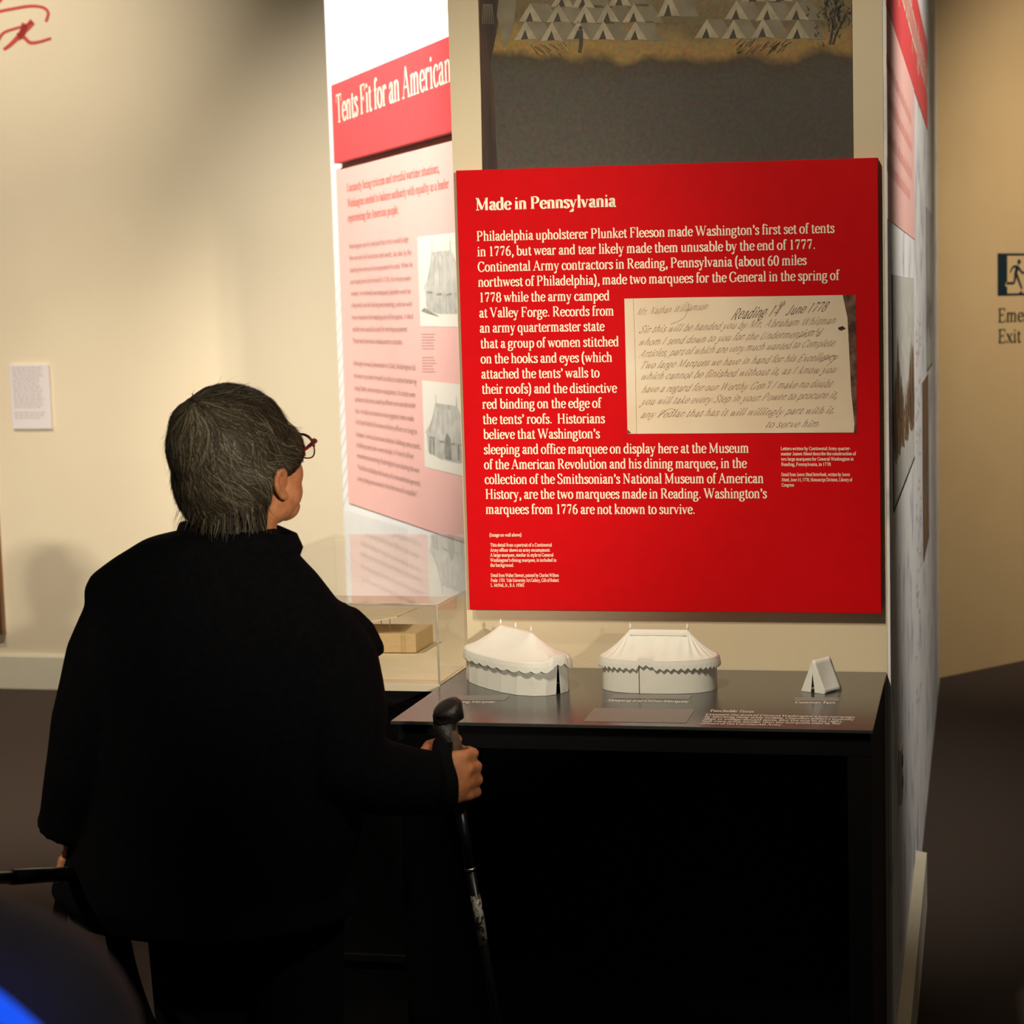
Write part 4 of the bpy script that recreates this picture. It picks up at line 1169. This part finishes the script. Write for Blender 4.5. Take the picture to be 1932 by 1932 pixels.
# wedge tent
P0, P1, P2 = at_z(1512, 1304, TZ), at_z(1556, 1310, TZ), at_z(1588, 1301, TZ)
P3 = P0 + (P2 - P1)
wt = thing('model_wedge_tent', (P0 + P2) / 2, 'small white wedge tent model at the right of the table', 'model tent', 'white model tents on the console table')
up = Vector((0, 0, .0585))
R0, R1 = (P0 + P1) / 2 + up, (P3 + P2) / 2 + up
ez = Vector((0, 0, .0005))
def sheet(name, quad, thick=.0016):
    b = B()
    n = 8
    for i in range(n + 1):
        for j in range(n + 1):
            u, v = i / n, j / n
            p = lerp(lerp(quad[0], quad[1], u), lerp(quad[3], quad[2], u), v)
            sag = -.0025 * math.sin(math.pi * u) * math.sin(math.pi * v)
            nrm = (quad[1] - quad[0]).cross(quad[3] - quad[0]).normalized()
            b.v.append(p + nrm * sag + (ez if v < .01 else Vector((0, 0, 0))) + (Vector((0, 0, .0022 * math.sin(math.pi * u))) if v < .01 else Vector((0, 0, 0))))
    for i in range(n):
        for j in range(n):
            k = i * (n + 1) + j
            b.f.append((k, k + n + 1, k + n + 2, k + 1)); b.m.append(0)
    o = b.build(name, M['resin'], wt, smooth=True)
    md = o.modifiers.new('s', 'SOLIDIFY'); md.thickness = thick; md.offset = 0
sheet('side_sheet', (P1, P2, R1, R0))
sheet('side_sheet', (P3, P0, R0, R1))
sheet('end_sheet', (P2, P3, R1, R1))
mid = (P0 + P1) / 2
slit = lerp(mid, R0, .62)
for a_, b_ in ((P0, lerp(P0, P1, .42)), (lerp(P0, P1, .58), P1)):
    bq = B()
    if a_ is P0:
        bq.add([a_ + ez, b_ + ez, slit, R0], [(0, 1, 2, 3)])
    else:
        bq.add([a_ + ez, b_ + ez, R0, slit], [(0, 1, 2, 3)])
    o = bq.build('door_flap', M['resin'], wt)
    md = o.modifiers.new('s', 'SOLIDIFY'); md.thickness = .0014; md.offset = 0

# ------------------------------------------------------------------ the visitor reading the panel
def rot(yaw, pitch):
    return Matrix.Rotation(-math.radians(yaw), 3, 'Z') @ Matrix.Rotation(math.radians(pitch), 3, 'X')
def head_parts(b, HC, R):
    H = lambda x, y, z: HC + R @ Vector((x, y, z))
    b.ball(H(0, -.010, .036), (.070, .088, .080), R, 24, 16)
    b.ball(H(0, .030, -.030), (.057, .056, .074), R)
    b.ball(H(0, .058, -.085), (.026, .026, .022), R)
    for s in (-1, 1):
        b.ball(H(.036 * s, .046, -.022), (.026, .030, .032), R)
        b.ball(H(.044 * s, .012, -.062), (.017, .036, .026), R)
        b.ball(H(.037 * s, .036, -.048), (.025, .031, .034), R)
        # ear: rim, bowl and lobe
        ear = [H(s * (.072 + dx), y * .85 - .002, z * .80 - .018) for dx, y, z in ((.000, .012, -.012), (.008, .012, .010), (.014, .002, .024), (.016, -.012, .020), (.014, -.018, .002), (.008, -.010, -.022), (.004, .002, -.036), (.000, .010, -.034))]
        b.tube([Vector(p) for p in catmull([tuple(p) for p in ear], 3)], .0052, 8)
        b.ball(H(s * .075, -.003, -.018), (.007, .014, .022), R)
        b.ball(H(s * .075, .002, -.045), (.0055, .008, .008), R)
        b.ball(H(.027 * s, .074, .030), (.020, .012, .008), R)
    b.tube([H(0, .083, .026), H(0, .094, .004), H(0, .104, -.018), H(0, .094, -.028)], [.008, .009, .0115, .008], 10)
    for s in (-1, 1):
        b.ball(H(.010 * s, .091, -.022), (.008, .009, .007), R)
    b.ball(H(0, .080, -.048), (.021, .010, .0055), R)
    b.ball(H(0, .079, -.058), (.018, .010, .0060), R)
    return H
def finger(b, pts, r0, r1):
    pts = [Vector(p) for p in pts]
    n = len(pts)
    rr = [r0 + (r1 - r0) * i / (n - 1) for i in range(n)]
    b.tube(pts, rr, 10)
    for p, r in zip(pts, rr):
        b.ball(p, r * 1.04, None, 10, 7)

PB = Vector((-.685, 3.05, 0))
wm = thing('person', PB, 'person with short grey-brown hair in a black coat, leaning on a trekking pole', 'person')
HC = Vector((-.684, 3.075, 1.343))
RH = rot(37, 13)
# pole held in the right hand
PA, PT = Vector((-.386, 3.062, .955)), Vector((-.268, 3.165, .0))
pdir = (PT - PA).normalized()
onp = lambda z: PA + pdir * ((PA.z - z) / -pdir.z)
b = B()
H = head_parts(b, HC, RH)
b.tube([H(0, -.015, -.02), H(0, -.025, -.07), Vector((-.700, 3.045, 1.20)), Vector((-.702, 3.05, 1.13))], [.056, .054, .058, .09], 20)
yb = -.25
b.rings([(-.715, 3.05, 1.175, .09, .06, yb), (-.718, 3.05, 1.14, .16, .085, yb), (-.72, 3.05, 1.06, .175, .10, yb), (-.725, 3.05, .9, .16, .10, yb), (-.73, 3.05, .8, .17, .11, yb), (-.73, 3.05, .70, .165, .11, yb)], 28)
# arms
b.tube([(-.585, 3.05, 1.10), (-.555, 3.01, .98), (-.535, 2.985, .885), (-.47, 3.005, .860), (-.425, 3.025, .850)], [.05, .045, .040, .033, .025], 14)
b.tube([(-.875, 3.05, 1.10), (-.92, 3.03, .97), (-.945, 3.03, .88), (-.965, 3.045, .80), (-.975, 3.05, .765)], [.05, .045, .038, .030, .024], 14)
# right hand round the grip: palm toward the pole, knuckles to the right
c0 = onp(.845)
b.ball(c0 + Vector((-.030, -.024, .004)), (.034, .016, .042), None)
b.ball(c0 + Vector((.004, -.031, .002)), (.026, .013, .043), None)
for i, (dz, ln) in enumerate(((.034, 1.0), (.012, 1.06), (-.010, 1.0), (-.031, .86))):
    z = .845 + dz
    q = onp(z)
    finger(b, [q + Vector((-.012, -.030, 0)), q + Vector((.024 + .004 * (1 - abs(i - 1.2)), -.024, .002)), q + Vector((.036 * ln, .002, 0)), q + Vector((.026 * ln, .027, -.002)), q + Vector((-.002, .034, -.003)), q + Vector((-.022, .026, -.003))], .0112 if i < 3 else .0100, .0082)
q = onp(.885)
finger(b, [c0 + Vector((-.052, -.020, .016)), q + Vector((-.040, -.010, -.004)), q + Vector((-.034, .014, .004)), q + Vector((-.012, .034, .008)), q + Vector((.008, .036, .010))], .0125, .0090)
b.tube([Vector((-.425, 3.025, .850)), c0 + Vector((-.045, -.022, .004))], [.025, .027], 12)
# left hand closed on the second pole
PL0 = Vector((-.965, 3.055, .700))
pl_dir = (Vector((-.945, 2.75, .787)) - PL0).normalized()
side = pl_dir.cross(Vector((0, 0, 1))).normalized()
upv = side.cross(pl_dir).normalized()
b.ball(PL0 + upv * .030 + side * .012, (.024, .040, .020), None)
b.tube([Vector((-.975, 3.05, .765)), PL0 + upv * .034], [.024, .026], 12)
for i in range(4):
    q = PL0 + pl_dir * (.033 - .022 * i)
    sg = -1
    finger(b, [q + upv * .028 + side * (.018 * sg), q + upv * .010 + side * (.030 * sg), q - upv * .016 + side * (.022 * sg), q - upv * .024, q - upv * .014 + side * .018], .0105 if i < 3 else .0095, .0082)
finger(b, [PL0 + upv * .032 + pl_dir * .03, PL0 + upv * .020 + side * .022 + pl_dir * .045, PL0 - upv * .006 + side * .028 + pl_dir * .048], .0115, .009)
# legs and feet
for s, x in ((-1, -.782), (1, -.635)):
    b.tube([(x, 3.05, .74), (x, 3.045, .45), (x, 3.05, .12), (x, 3.05, .07)], [.078, .055, .042, .042], 14)
    b.ball((x + .012 * s, 3.10, .045), (.036, .10, .034), None)
rb_ = remesh(b, .0042, 3, .4)
bod = rb_.build('body', M['skin'], wm, smooth=True)
for s in (-1, 1):
    B().ball(H(.029 * s, .074, .010), .0115, None, 16, 10).build('eye', M['eye'], wm, smooth=True)

# coat
b = B()
yb = -.22
b.rings([(-.708, 3.045, 1.250, .080, .075, yb), (-.733, 3.045, 1.238, .108, .085, yb), (-.742, 3.045, 1.208, .150, .097, yb), (-.750, 3.045, 1.18, .184, .107, yb), (-.748, 3.045, 1.158, .199, .113, yb), (-.737, 3.045, 1.125, .210, .122, yb), (-.729, 3.045, 1.08, .216, .132, yb), (-.728, 3.045, .97, .214, .148, yb), (-.735, 3.045, .87, .222, .160, yb), (-.745, 3.045, .77, .234, .172, yb), (-.782, 3.045, .68, .238, .180, yb), (-.757, 3.045, .655, .238, .184, yb), (-.757, 3.045, .640, .234, .182, yb)], 40)
b.tube([(-.60, 3.05, 1.09), (-.560, 3.03, 1.03), (-.537, 2.995, .95), (-.525, 2.975, .884), (-.475, 2.994, .862), (-.430, 3.012, .850), (-.392, 3.022, .844)], [.080, .080, .076, .070, .060, .054, .050], 20)
b.tube([(-.87, 3.045, 1.11), (-.900, 3.04, 1.05), (-.930, 3.03, .95), (-.943, 3.025, .87), (-.958, 3.04, .80), (-.966, 3.045, .774)], [.070, .070, .066, .066, .068, .070], 20)
# lapel flap standing away at the front edge
b.tube([(-.54, 3.07, 1.10), (-.512, 3.08, 1.072), (-.483, 3.085, 1.040)], [.03, .026, .008], 10)
cr = remesh(b, .0062, 8, .5)
v2 = []
for p in cr.v:                # soft cloth folds
    k = noise.noise(Vector((p.x * 9, p.y * 9, p.z * 3.2))) * .006 + noise.noise(Vector((p.x * 24, p.y * 24, p.z * 8))) * .002
    dirv = Vector((p.x + .73, p.y - 3.045, 0))
    v2.append(p + (dirv.normalized() if dirv.length > 1e-4 else dirv) * k)
cr.v = v2
coat = cr.build('coat', M['coat'], wm, smooth=True)
# stand collar
b = B()
cn = 40
cl = [(1.185, .100, .098), (1.215, .094, .090), (1.240, .094, .084), (1.262, .086, .080)]
prof = [(z, rx, ry) for z, rx, ry in cl] + [(1.262, .078, .070), (1.235, .082, .072), (1.19, .09, .08)]
for z, rx, ry in prof:
    for j in range(cn):
        q = 2 * math.pi * j / cn
        ex_ = 1 + (.12 if z > 1.236 else .0) * max(0, math.cos(q + .1)) ** 3
        zz = z - .022 * max(0, math.cos(q - .25)) ** 2 - (.012 * max(0, -math.sin(q)) if z > 1.22 else 0)
        b.v.append(Vector((-.698 + math.cos(q) * rx * ex_, 3.045 + math.sin(q) * ry, zz)))
npf = len(prof)
for i in range(npf):
    for j in range(cn):
        b.f.append((i * cn + j, i * cn + (j + 1) % cn, ((i + 1) % npf) * cn + (j + 1) % cn, ((i + 1) % npf) * cn + j)); b.m.append(0)
co_ = b.build('collar', M['coat'], coat, smooth=True)
# hanging belt end below the hem
def ribbon(pix, Y, w, name, m, parent, th=.002):
    pts = [at_y(x, y, Y + dy) for x, y, dy in pix]
    pts = [Vector(p) for p in catmull([tuple(p) for p in pts], 5)]
    b = B()
    for i, p in enumerate(pts):
        t = (pts[min(i + 1, len(pts) - 1)] - pts[max(i - 1, 0)]).normalized()
        sd = t.cross(Vector((0, 1, 0))).normalized() * (w / 2)
        for d, o in ((-1, -th), (1, -th), (1, th), (-1, th)):
            b.v.append(p + sd * d + Vector((0, o, 0)))
    n = len(pts)
    for i in range(n - 1):
        for j in range(4):
            b.f.append((i * 4 + j, i * 4 + (j + 1) % 4, i * 4 + 4 + (j + 1) % 4, i * 4 + 4 + j)); b.m.append(0)
    b.f += [(3, 2, 1, 0), tuple((n - 1) * 4 + k for k in range(4))]; b.m += [0, 0]
    return b.build(name, m, parent)
ribbon([(205, 1660, .0), (217, 1740, 0), (236, 1830, 0), (262, 1910, .01), (285, 1960, .02)], 3.0, .038, 'belt', M['webbing'], coat)
b = B()
for x in (-.782, -.635):
    b.tube([(x, 3.05, .75), (x, 3.045, .45), (x, 3.05, .12), (x, 3.05, .055)], [.090, .076, .064, .066], 18)
b.rings([(-.685, 3.05, .66, .15, .11, 0), (-.70, 3.05, .78, .16, .115, 0)], 24)
remesh(b, .008, 4).build('trousers', M['trouser'], wm, smooth=True)
for x, s in ((-.782, -1), (-.635, 1)):
    b = B()
    b.ball((x + .012 * s, 3.10, .042), (.044, .118, .040))
    b.ball((x + .004 * s, 3.045, .055), (.042, .05, .05))
    b.rings([(x + .012 * s, 3.095, .001, .045, .125, 0), (x + .012 * s, 3.095, .018, .046, .126, 0)], 28)
    remesh(b, .005, 3).build('shoe', M['shoe'], wm, smooth=True)

# hair: a cap over the skull and loose strands combed from the crown
b = B()
b.ball(H(0, -.022, .050), (.087, .100, .088), RH, 28, 18)
b.ball(H(0, -.056, -.015), (.082, .062, .080), RH, 24, 16)
b.ball(H(0, -.048, -.068), (.066, .046, .056), RH, 24, 16)
for s in (-1, 1):
    b.ball(H(.064 * s, .014, .026), (.024, .056, .046), RH, 20, 12)
    b.ball(H(.062 * s, -.036, -.012), (.020, .024, .046), RH, 20, 12)
    b.ball(H(.074 * s, .002, .012), (.014, .034, .020), RH, 20, 12)
hm = remesh(b, .006, 6, .5)
hv = []
for p in hm.v:
    d = (p - HC).normalized()
    k = noise.noise(Vector((p.x * 34, p.y * 34, p.z * 16))) * .0045 + noise.noise(Vector((p.x * 80, p.y * 80, p.z * 30))) * .002
    hv.append(p + d * k)
hm.v = hv
hair = hm.build('hair', M['hair_base'], wm, smooth=True)
bvh = BVHTree.FromPolygons(hm.v, hm.f)
hc = H(0, -.025, .02)
crown = (RH @ Vector((.02, -.38, .92))).normalized()
ca = crown.orthogonal().normalized()
cb = crown.cross(ca)
st = B()
random.seed(11)
def hair_pt(th, ph, lift):
    d = crown * math.cos(th) + (ca * math.cos(ph) + cb * math.sin(ph)) * math.sin(th)
    hit = bvh.ray_cast(hc + d * .3, -d)
    if hit[0] is None:
        return None
    return hit[0] + d * lift, d
for k in range(4200):
    ph = random.uniform(0, 2 * math.pi)
    th0 = random.uniform(.02, 1.9) if k > 140 else random.uniform(.02, .4)
    ln = random.uniform(.45, 1.05)
    sw = random.gauss(0, .16)
    l0, l1 = random.uniform(.0002, .002), random.uniform(.001, .0055) * (2.2 if random.random() < .05 else 1)
    wd = random.uniform(.0006, .0013)
    if k % 23 == 0:
        l1, wd, ln = random.uniform(.006, .016), .0005, random.uniform(.4, .7)
    clump = noise.noise(Vector((math.cos(ph) * 5, math.sin(ph) * 5, th0 * 3)))
    mi = 0 if clump < .05 else (1 if clump < .30 or random.random() < .6 else 2)
    if random.random() < .12:
        mi = 2
    pts = []
    n = 8
    for i in range(n):
        u = i / (n - 1)
        th = th0 + ln * u
        p_ = ph + sw * u + .12 * math.sin(u * 3 + k) + .32 * noise.noise(Vector((math.cos(ph) * 1.6, math.sin(ph) * 1.6, th * 1.3))) + .12 * th0
        r_ = hair_pt(th, p_, l0 + (l1 - l0) * u ** 2)
        if r_ is None:
            break
        pos, d = r_
        pts.append((pos, d))
    if len(pts) < 4:
        continue
    # keep hair off the face and the ear
    tip = RH.transposed() @ (pts[-1][0] - HC)
    if tip.y > .045 and tip.z < .03:
        continue
    if tip.x > .050 and -.030 < tip.y < .030 and -.06 < tip.z < -.018:
        continue
    kk = len(st.v)
    m_ = len(pts)
    for i, (pos, d) in enumerate(pts):
        t = (pts[min(i + 1, m_ - 1)][0] - pts[max(i - 1, 0)][0]).normalized()
        sd = t.cross(d).normalized() * wd * (1 - .75 * i / (m_ - 1))
        st.v += [pos - sd, pos + sd]
    for i in range(m_ - 1):
        st.f.append((kk + 2 * i, kk + 2 * i + 1, kk + 2 * i + 3, kk + 2 * i + 2)); st.m.append(mi)
for k in range(1000):
    ph = random.uniform(0, 2 * math.pi)
    r_ = hair_pt(random.uniform(1.45, 2.1), ph, .0015)
    if r_ is None:
        continue
    pos, d = r_
    lo = RH.transposed() @ (pos - HC)
    if lo.y > -.02 or lo.z > -.035:
        continue
    kk = len(st.v)
    ln = random.uniform(.018, .044)
    out = Vector((d.x, d.y, 0)).normalized()
    sd = Vector((0, 0, 1)).cross(out) * random.uniform(.0005, .0011)
    wav = random.uniform(-.008, .008)
    for i in range(6):
        u = i / 5
        q_ = pos + Vector((0, 0, -ln * u)) + out * (.004 + .010 * u * u + .004 * math.sin(u * 2.5)) + sd.normalized() * wav * u * u
        st.v += [q_ - sd * (1 - .8 * u), q_ + sd * (1 - .8 * u)]
    mi = random.choice((0, 0, 0, 0, 1, 1, 2))
    for i in range(5):
        st.f.append((kk + 2 * i, kk + 2 * i + 1, kk + 2 * i + 3, kk + 2 * i + 2)); st.m.append(mi)
so_ = st.build('strands', [M['hair_a'], M['hair_b'], M['hair_c']], hair)
so_['kind'] = 'stuff'

# spectacles
gl = thing('spectacles', H(0, .098, .012), 'red and black framed spectacles worn by the person in the black coat', 'spectacles')
def rim(s):
    pts = []
    for j in range(29):
        q = 2 * math.pi * j / 28
        c, d = math.cos(q), math.sin(q)
        pts.append(H(s * (.034 + .026 * abs(c) ** .85 * (1 if c > 0 else -1) ), .100 - .006 * abs(.034 + .026 * c) / .06, .008 + (.019 if d > 0 else .021) * abs(d) ** .85 * (1 if d > 0 else -1)))
    return pts
for s in (-1, 1):
    pts = rim(s)
    r_ = [.0022 if p_ < 15 else .0012 for p_ in range(29)]
    ro_ = B().tube(pts, r_, 8).build('rim', M['frame_red'], gl, smooth=True)
    cpt = sum(pts[:-1], Vector()) / 28
    B().add([cpt] + pts[:-1], [(0, i + 1, (i + 1) % 28 + 1) for i in range(28)]).build('lens', M['lens'], ro_)
    B().tube([H(s * .060, .097, .018), H(s * .071, .090, .019), H(s * .0765, .060, .014), H(s * .079, .015, .010), H(s * .0775, -.010, .004), H(s * .0765, -.020, -.008)], [.0034, .0036, .0026, .0022, .002, .0018], 8).build('temple_arm', M['frame_red'], gl, smooth=True)
B().tube([H(-.009, .1005, .012), H(0, .104, .015), H(.009, .1005, .012)], .0016, 8).build('bridge', M['frame_red'], gl, smooth=True)

# ------------------------------------------------------------------ trekking poles
tp = thing('trekking_pole', PT, 'black trekking pole held upright in front of the console table', 'trekking pole')
ax = -pdir                                                    # up along the pole
sidew = Vector((1, 0, 0))
def along(h):                                                 # h metres below the top
    return PA + pdir * h
b = B()
b.tube([along(.022), along(.045), along(.075), along(.10), along(.125), along(.155), along(.170)], [.0195, .0185, .0205, .0195, .0185, .0165, .012], 18)
b.build('grip', M['rubber'], tp, smooth=True)
cp = B()
tl = (ax + Vector((-.32, -.30, 0))).normalized()
top = along(.004) + Vector((.010, 0, 0))
pr_ = []
cp.tube([along(.030), along(.018), top - tl * .004, top + tl * .004, top + tl * .010, top + tl * .012], [.0185, .0195, .0235, .0252, .0225, .0150], 20)
cp.build('knob', M['rubber'], tp, smooth=True)
B().tube([along(.034) + Vector((.011, -.008, 0)), along(.07) + Vector((.0125, -.009, 0)), along(.105) + Vector((.0115, -.009, 0))], [.008, .0115, .008], 12).build('cork_pad', M['cork'], tp, smooth=True)
def row(P):                                                   # image row of a point
    q = P - CAM
    return CY - F_PX * q.dot(UP) / q.dot(FW)
def on_px(y):                                                 # distance along the pole where it crosses image row y
    return min(range(0, 1000), key=lambda i: abs(row(along(i / 1000)) - y)) / 1000
h0, h1, h2 = on_px(1688), on_px(1782), on_px(1640)
B().tube([along(.171), along(h2)], [.0088, .0088], 12).build('upper_shaft', M['shaft'], tp, smooth=True)
B().tube([along(h2 + .0005), along(.66)], [.0076, .0076], 12).build('middle_shaft', M['shaft'], tp, smooth=True)
B().tube([along(h0), along(h1)], [.0082, .0082], 14).build('printed_sleeve', M['shaft_label'], tp, smooth=True)
B().tube([along(h2 - .004), along(h2)], [.0096, .0096], 14).build('clamp', M['steel'], tp, smooth=True)
hL = (PT - PA).length
B().tube([along(.6605), along(hL - .05)], [.0068, .0065], 12).build('lower_shaft', M['shaft'], tp, smooth=True)
B().tube([along(hL - .055), along(hL - .02), along(hL - .0005)], [.011, .010, .006], 12).build('rubber_tip', M['rubber'], tp, smooth=True)
# strap over the back of the hand
cH = onp(.845)
sp_ = [cH + Vector(p) for p in ((-.004, .012, .078), (-.012, -.022, .062), (-.012, -.044, .036), (-.004, -.049, .006), (-.004, -.046, -.024), (-.010, -.034, -.046), (-.030, -.022, -.054))]
sp_ = [Vector(p) for p in catmull([tuple(p) for p in sp_], 5)]
b = B()
for i, p in enumerate(sp_):
    sd = Vector((.0155, .004, 0)) * (1 if 4 < i < 26 else .8)
    for d, o in ((-1, -.001), (1, -.001), (1, .001), (-1, .001)):
        b.v.append(p + sd * d + Vector((0, o, 0)))
for i in range(len(sp_) - 1):
    for j in range(4):
        b.f.append((i * 4 + j, i * 4 + (j + 1) % 4, i * 4 + 4 + (j + 1) % 4, i * 4 + 4 + j)); b.m.append(0)
b.build('wrist_strap', M['webbing'], tp, smooth=True)

t2p = thing('trekking_pole', PL0, 'trekking pole carried level in the left hand beside the black coat', 'trekking pole')
B().tube([PL0 - pl_dir * .10, PL0 - pl_dir * .06, PL0 + pl_dir * .055, PL0 + pl_dir * .07], [.014, .016, .0155, .012], 14).build('grip', M['rubber'], t2p, smooth=True)
B().tube([PL0 + pl_dir * .0705, PL0 + pl_dir * .42], [.0105, .0105], 14).build('upper_shaft', M['shaft'], t2p, smooth=True)
B().tube([PL0 + pl_dir * .11 + upv * .0085, PL0 + pl_dir * .41 + upv * .0085], .003, 8).build('silver_highlight', M['shaft_highlight'], t2p, smooth=True)  # highlight along the shaft, put in as a pale strip
B().tube([PL0 + pl_dir * .4205, PL0 + pl_dir * .9], [.0085, .0075], 12).build('lower_shaft', M['shaft'], t2p, smooth=True)
ribbon([(124, 1655, 0), (119, 1695, 0), (113, 1728, .0), (108, 1756, .01)], 3.03, .024, 'wrist_strap', M['webbing'], t2p)
ribbon([(140, 1660, 0), (148, 1700, 0), (160, 1732, .0)], 3.04, .038, 'wrist_strap', M['webbing'], t2p)  # added ribbon standing in for the lower corner of the coat

# ------------------------------------------------------------------ visitor standing close at the left, only a shoulder in view
BX, BY = -.592, 1.04
fv = thing('person', (BX, BY, 0), 'blurred dark navy shoulder of a person at the lower left corner', 'person')
RF2 = rot(20, 0)
b = B()
HC2 = Vector((BX, BY + .02, 1.425))
H2 = head_parts(b, HC2, RF2)
b.tube([H2(0, -.015, -.02), H2(0, -.02, -.10), (BX, BY, 1.24)], [.056, .055, .07], 18)
b.rings([(BX, BY, 1.26, .09, .07, 0), (BX, BY, 1.21, .17, .09, 0), (BX, BY, 1.0, .16, .10, 0), (BX, BY, .80, .16, .10, 0)], 24)
for s in (-1, 1):
    b.tube([(BX + .17 * s, BY, 1.17), (BX + .21 * s, BY - .01, .92), (BX + .21 * s, BY + .06, .72)], [.05, .042, .026], 12)
    b.ball((BX + .21 * s, BY + .08, .67), (.022, .030, .045))
    for k in range(4):
        b.tube([(BX + .21 * s, BY + .062 + .014 * k, .65), (BX + .21 * s, BY + .066 + .014 * k, .615), (BX + .20 * s, BY + .068 + .013 * k, .59)], [.009, .0085, .007], 8)
    b.tube([(BX + .20 * s, BY + .09, .69), (BX + .185 * s, BY + .115, .66), (BX + .18 * s, BY + .12, .635)], [.011, .010, .008], 8)
    b.tube([(BX + .09 * s, BY, .85), (BX + .09 * s, BY, .45), (BX + .09 * s, BY, .07)], [.08, .055, .045], 12)
    b.ball((BX + .09 * s, BY + .05, .045), (.038, .11, .036))
remesh(b, .006, 3).build('body', M['skin'], fv, smooth=True)
b = B()
b.rings([(BX, BY, 1.365, .085, .08, 0), (BX, BY, 1.335, .14, .10, 0), (BX, BY, 1.280, .21, .115, 0), (BX, BY, 1.1, .215, .14, 0), (BX, BY, .92, .205, .15, 0), (BX, BY, .72, .215, .16, 0)], 30)
for s in (-1, 1):
    b.ball((BX + .198 * s, BY, 1.184), (.092, .095, .092))
    b.tube([(BX + .195 * s, BY, 1.15), (BX + .22 * s, BY - .01, .92), (BX + .215 * s, BY + .055, .72)], [.086, .070, .048], 16)
jk = remesh(b, .008, 6).build('jacket', M['navy'], fv, smooth=True)
pts = [at_y(x, y, BY - .112) for x, y in ((-160, 1800), (-80, 1850), (-18, 1890), (45, 1942), (110, 2005))]
B().tube(catmull([tuple(p_) for p_ in pts], 5), .0064, 8).build('glowing_blue_piping', M['blue'], jk, smooth=True)  # jacket piping with a glow added in its material
b = B()
for s in (-1, 1):
    b.tube([(BX + .09 * s, BY, .85), (BX + .09 * s, BY, .45), (BX + .09 * s, BY, .06)], [.098, .075, .07], 16)
remesh(b, .009, 4).build('trousers', M['trouser'], fv, smooth=True)
b = B()
b.ball(H2(0, -.020, .046), (.080, .096, .083), RF2, 26, 16)
b.ball(H2(0, -.05, -.02), (.072, .055, .075), RF2, 22, 14)
remesh(b, .007, 5).build('hair', M['hair_base'], fv, smooth=True)
for s in (-1, 1):
    b = B()
    b.ball((BX + .09 * s, BY + .06, .042), (.045, .125, .040))
    b.rings([(BX + .09 * s, BY + .06, .001, .046, .13, 0), (BX + .09 * s, BY + .06, .018, .047, .132, 0)], 24)
    remesh(b, .006, 3).build('shoe', M['shoe'], fv, smooth=True)
    B().ball(H2(.029 * s, .074, .010), .0115, None, 14, 9).build('eye', M['eye'], fv, smooth=True)

for o in SC.objects:          # print made of many small strokes
    if o.type == 'MESH' and any(w_ in o.name for w_ in ('lettering', 'handwriting', 'print_lines', 'painted_', 'printed_scene', 'engraved_tent')):
        o['kind'] = 'stuff'

for o in list(SC.objects):
    if '_o' in o:
        del o['_o']
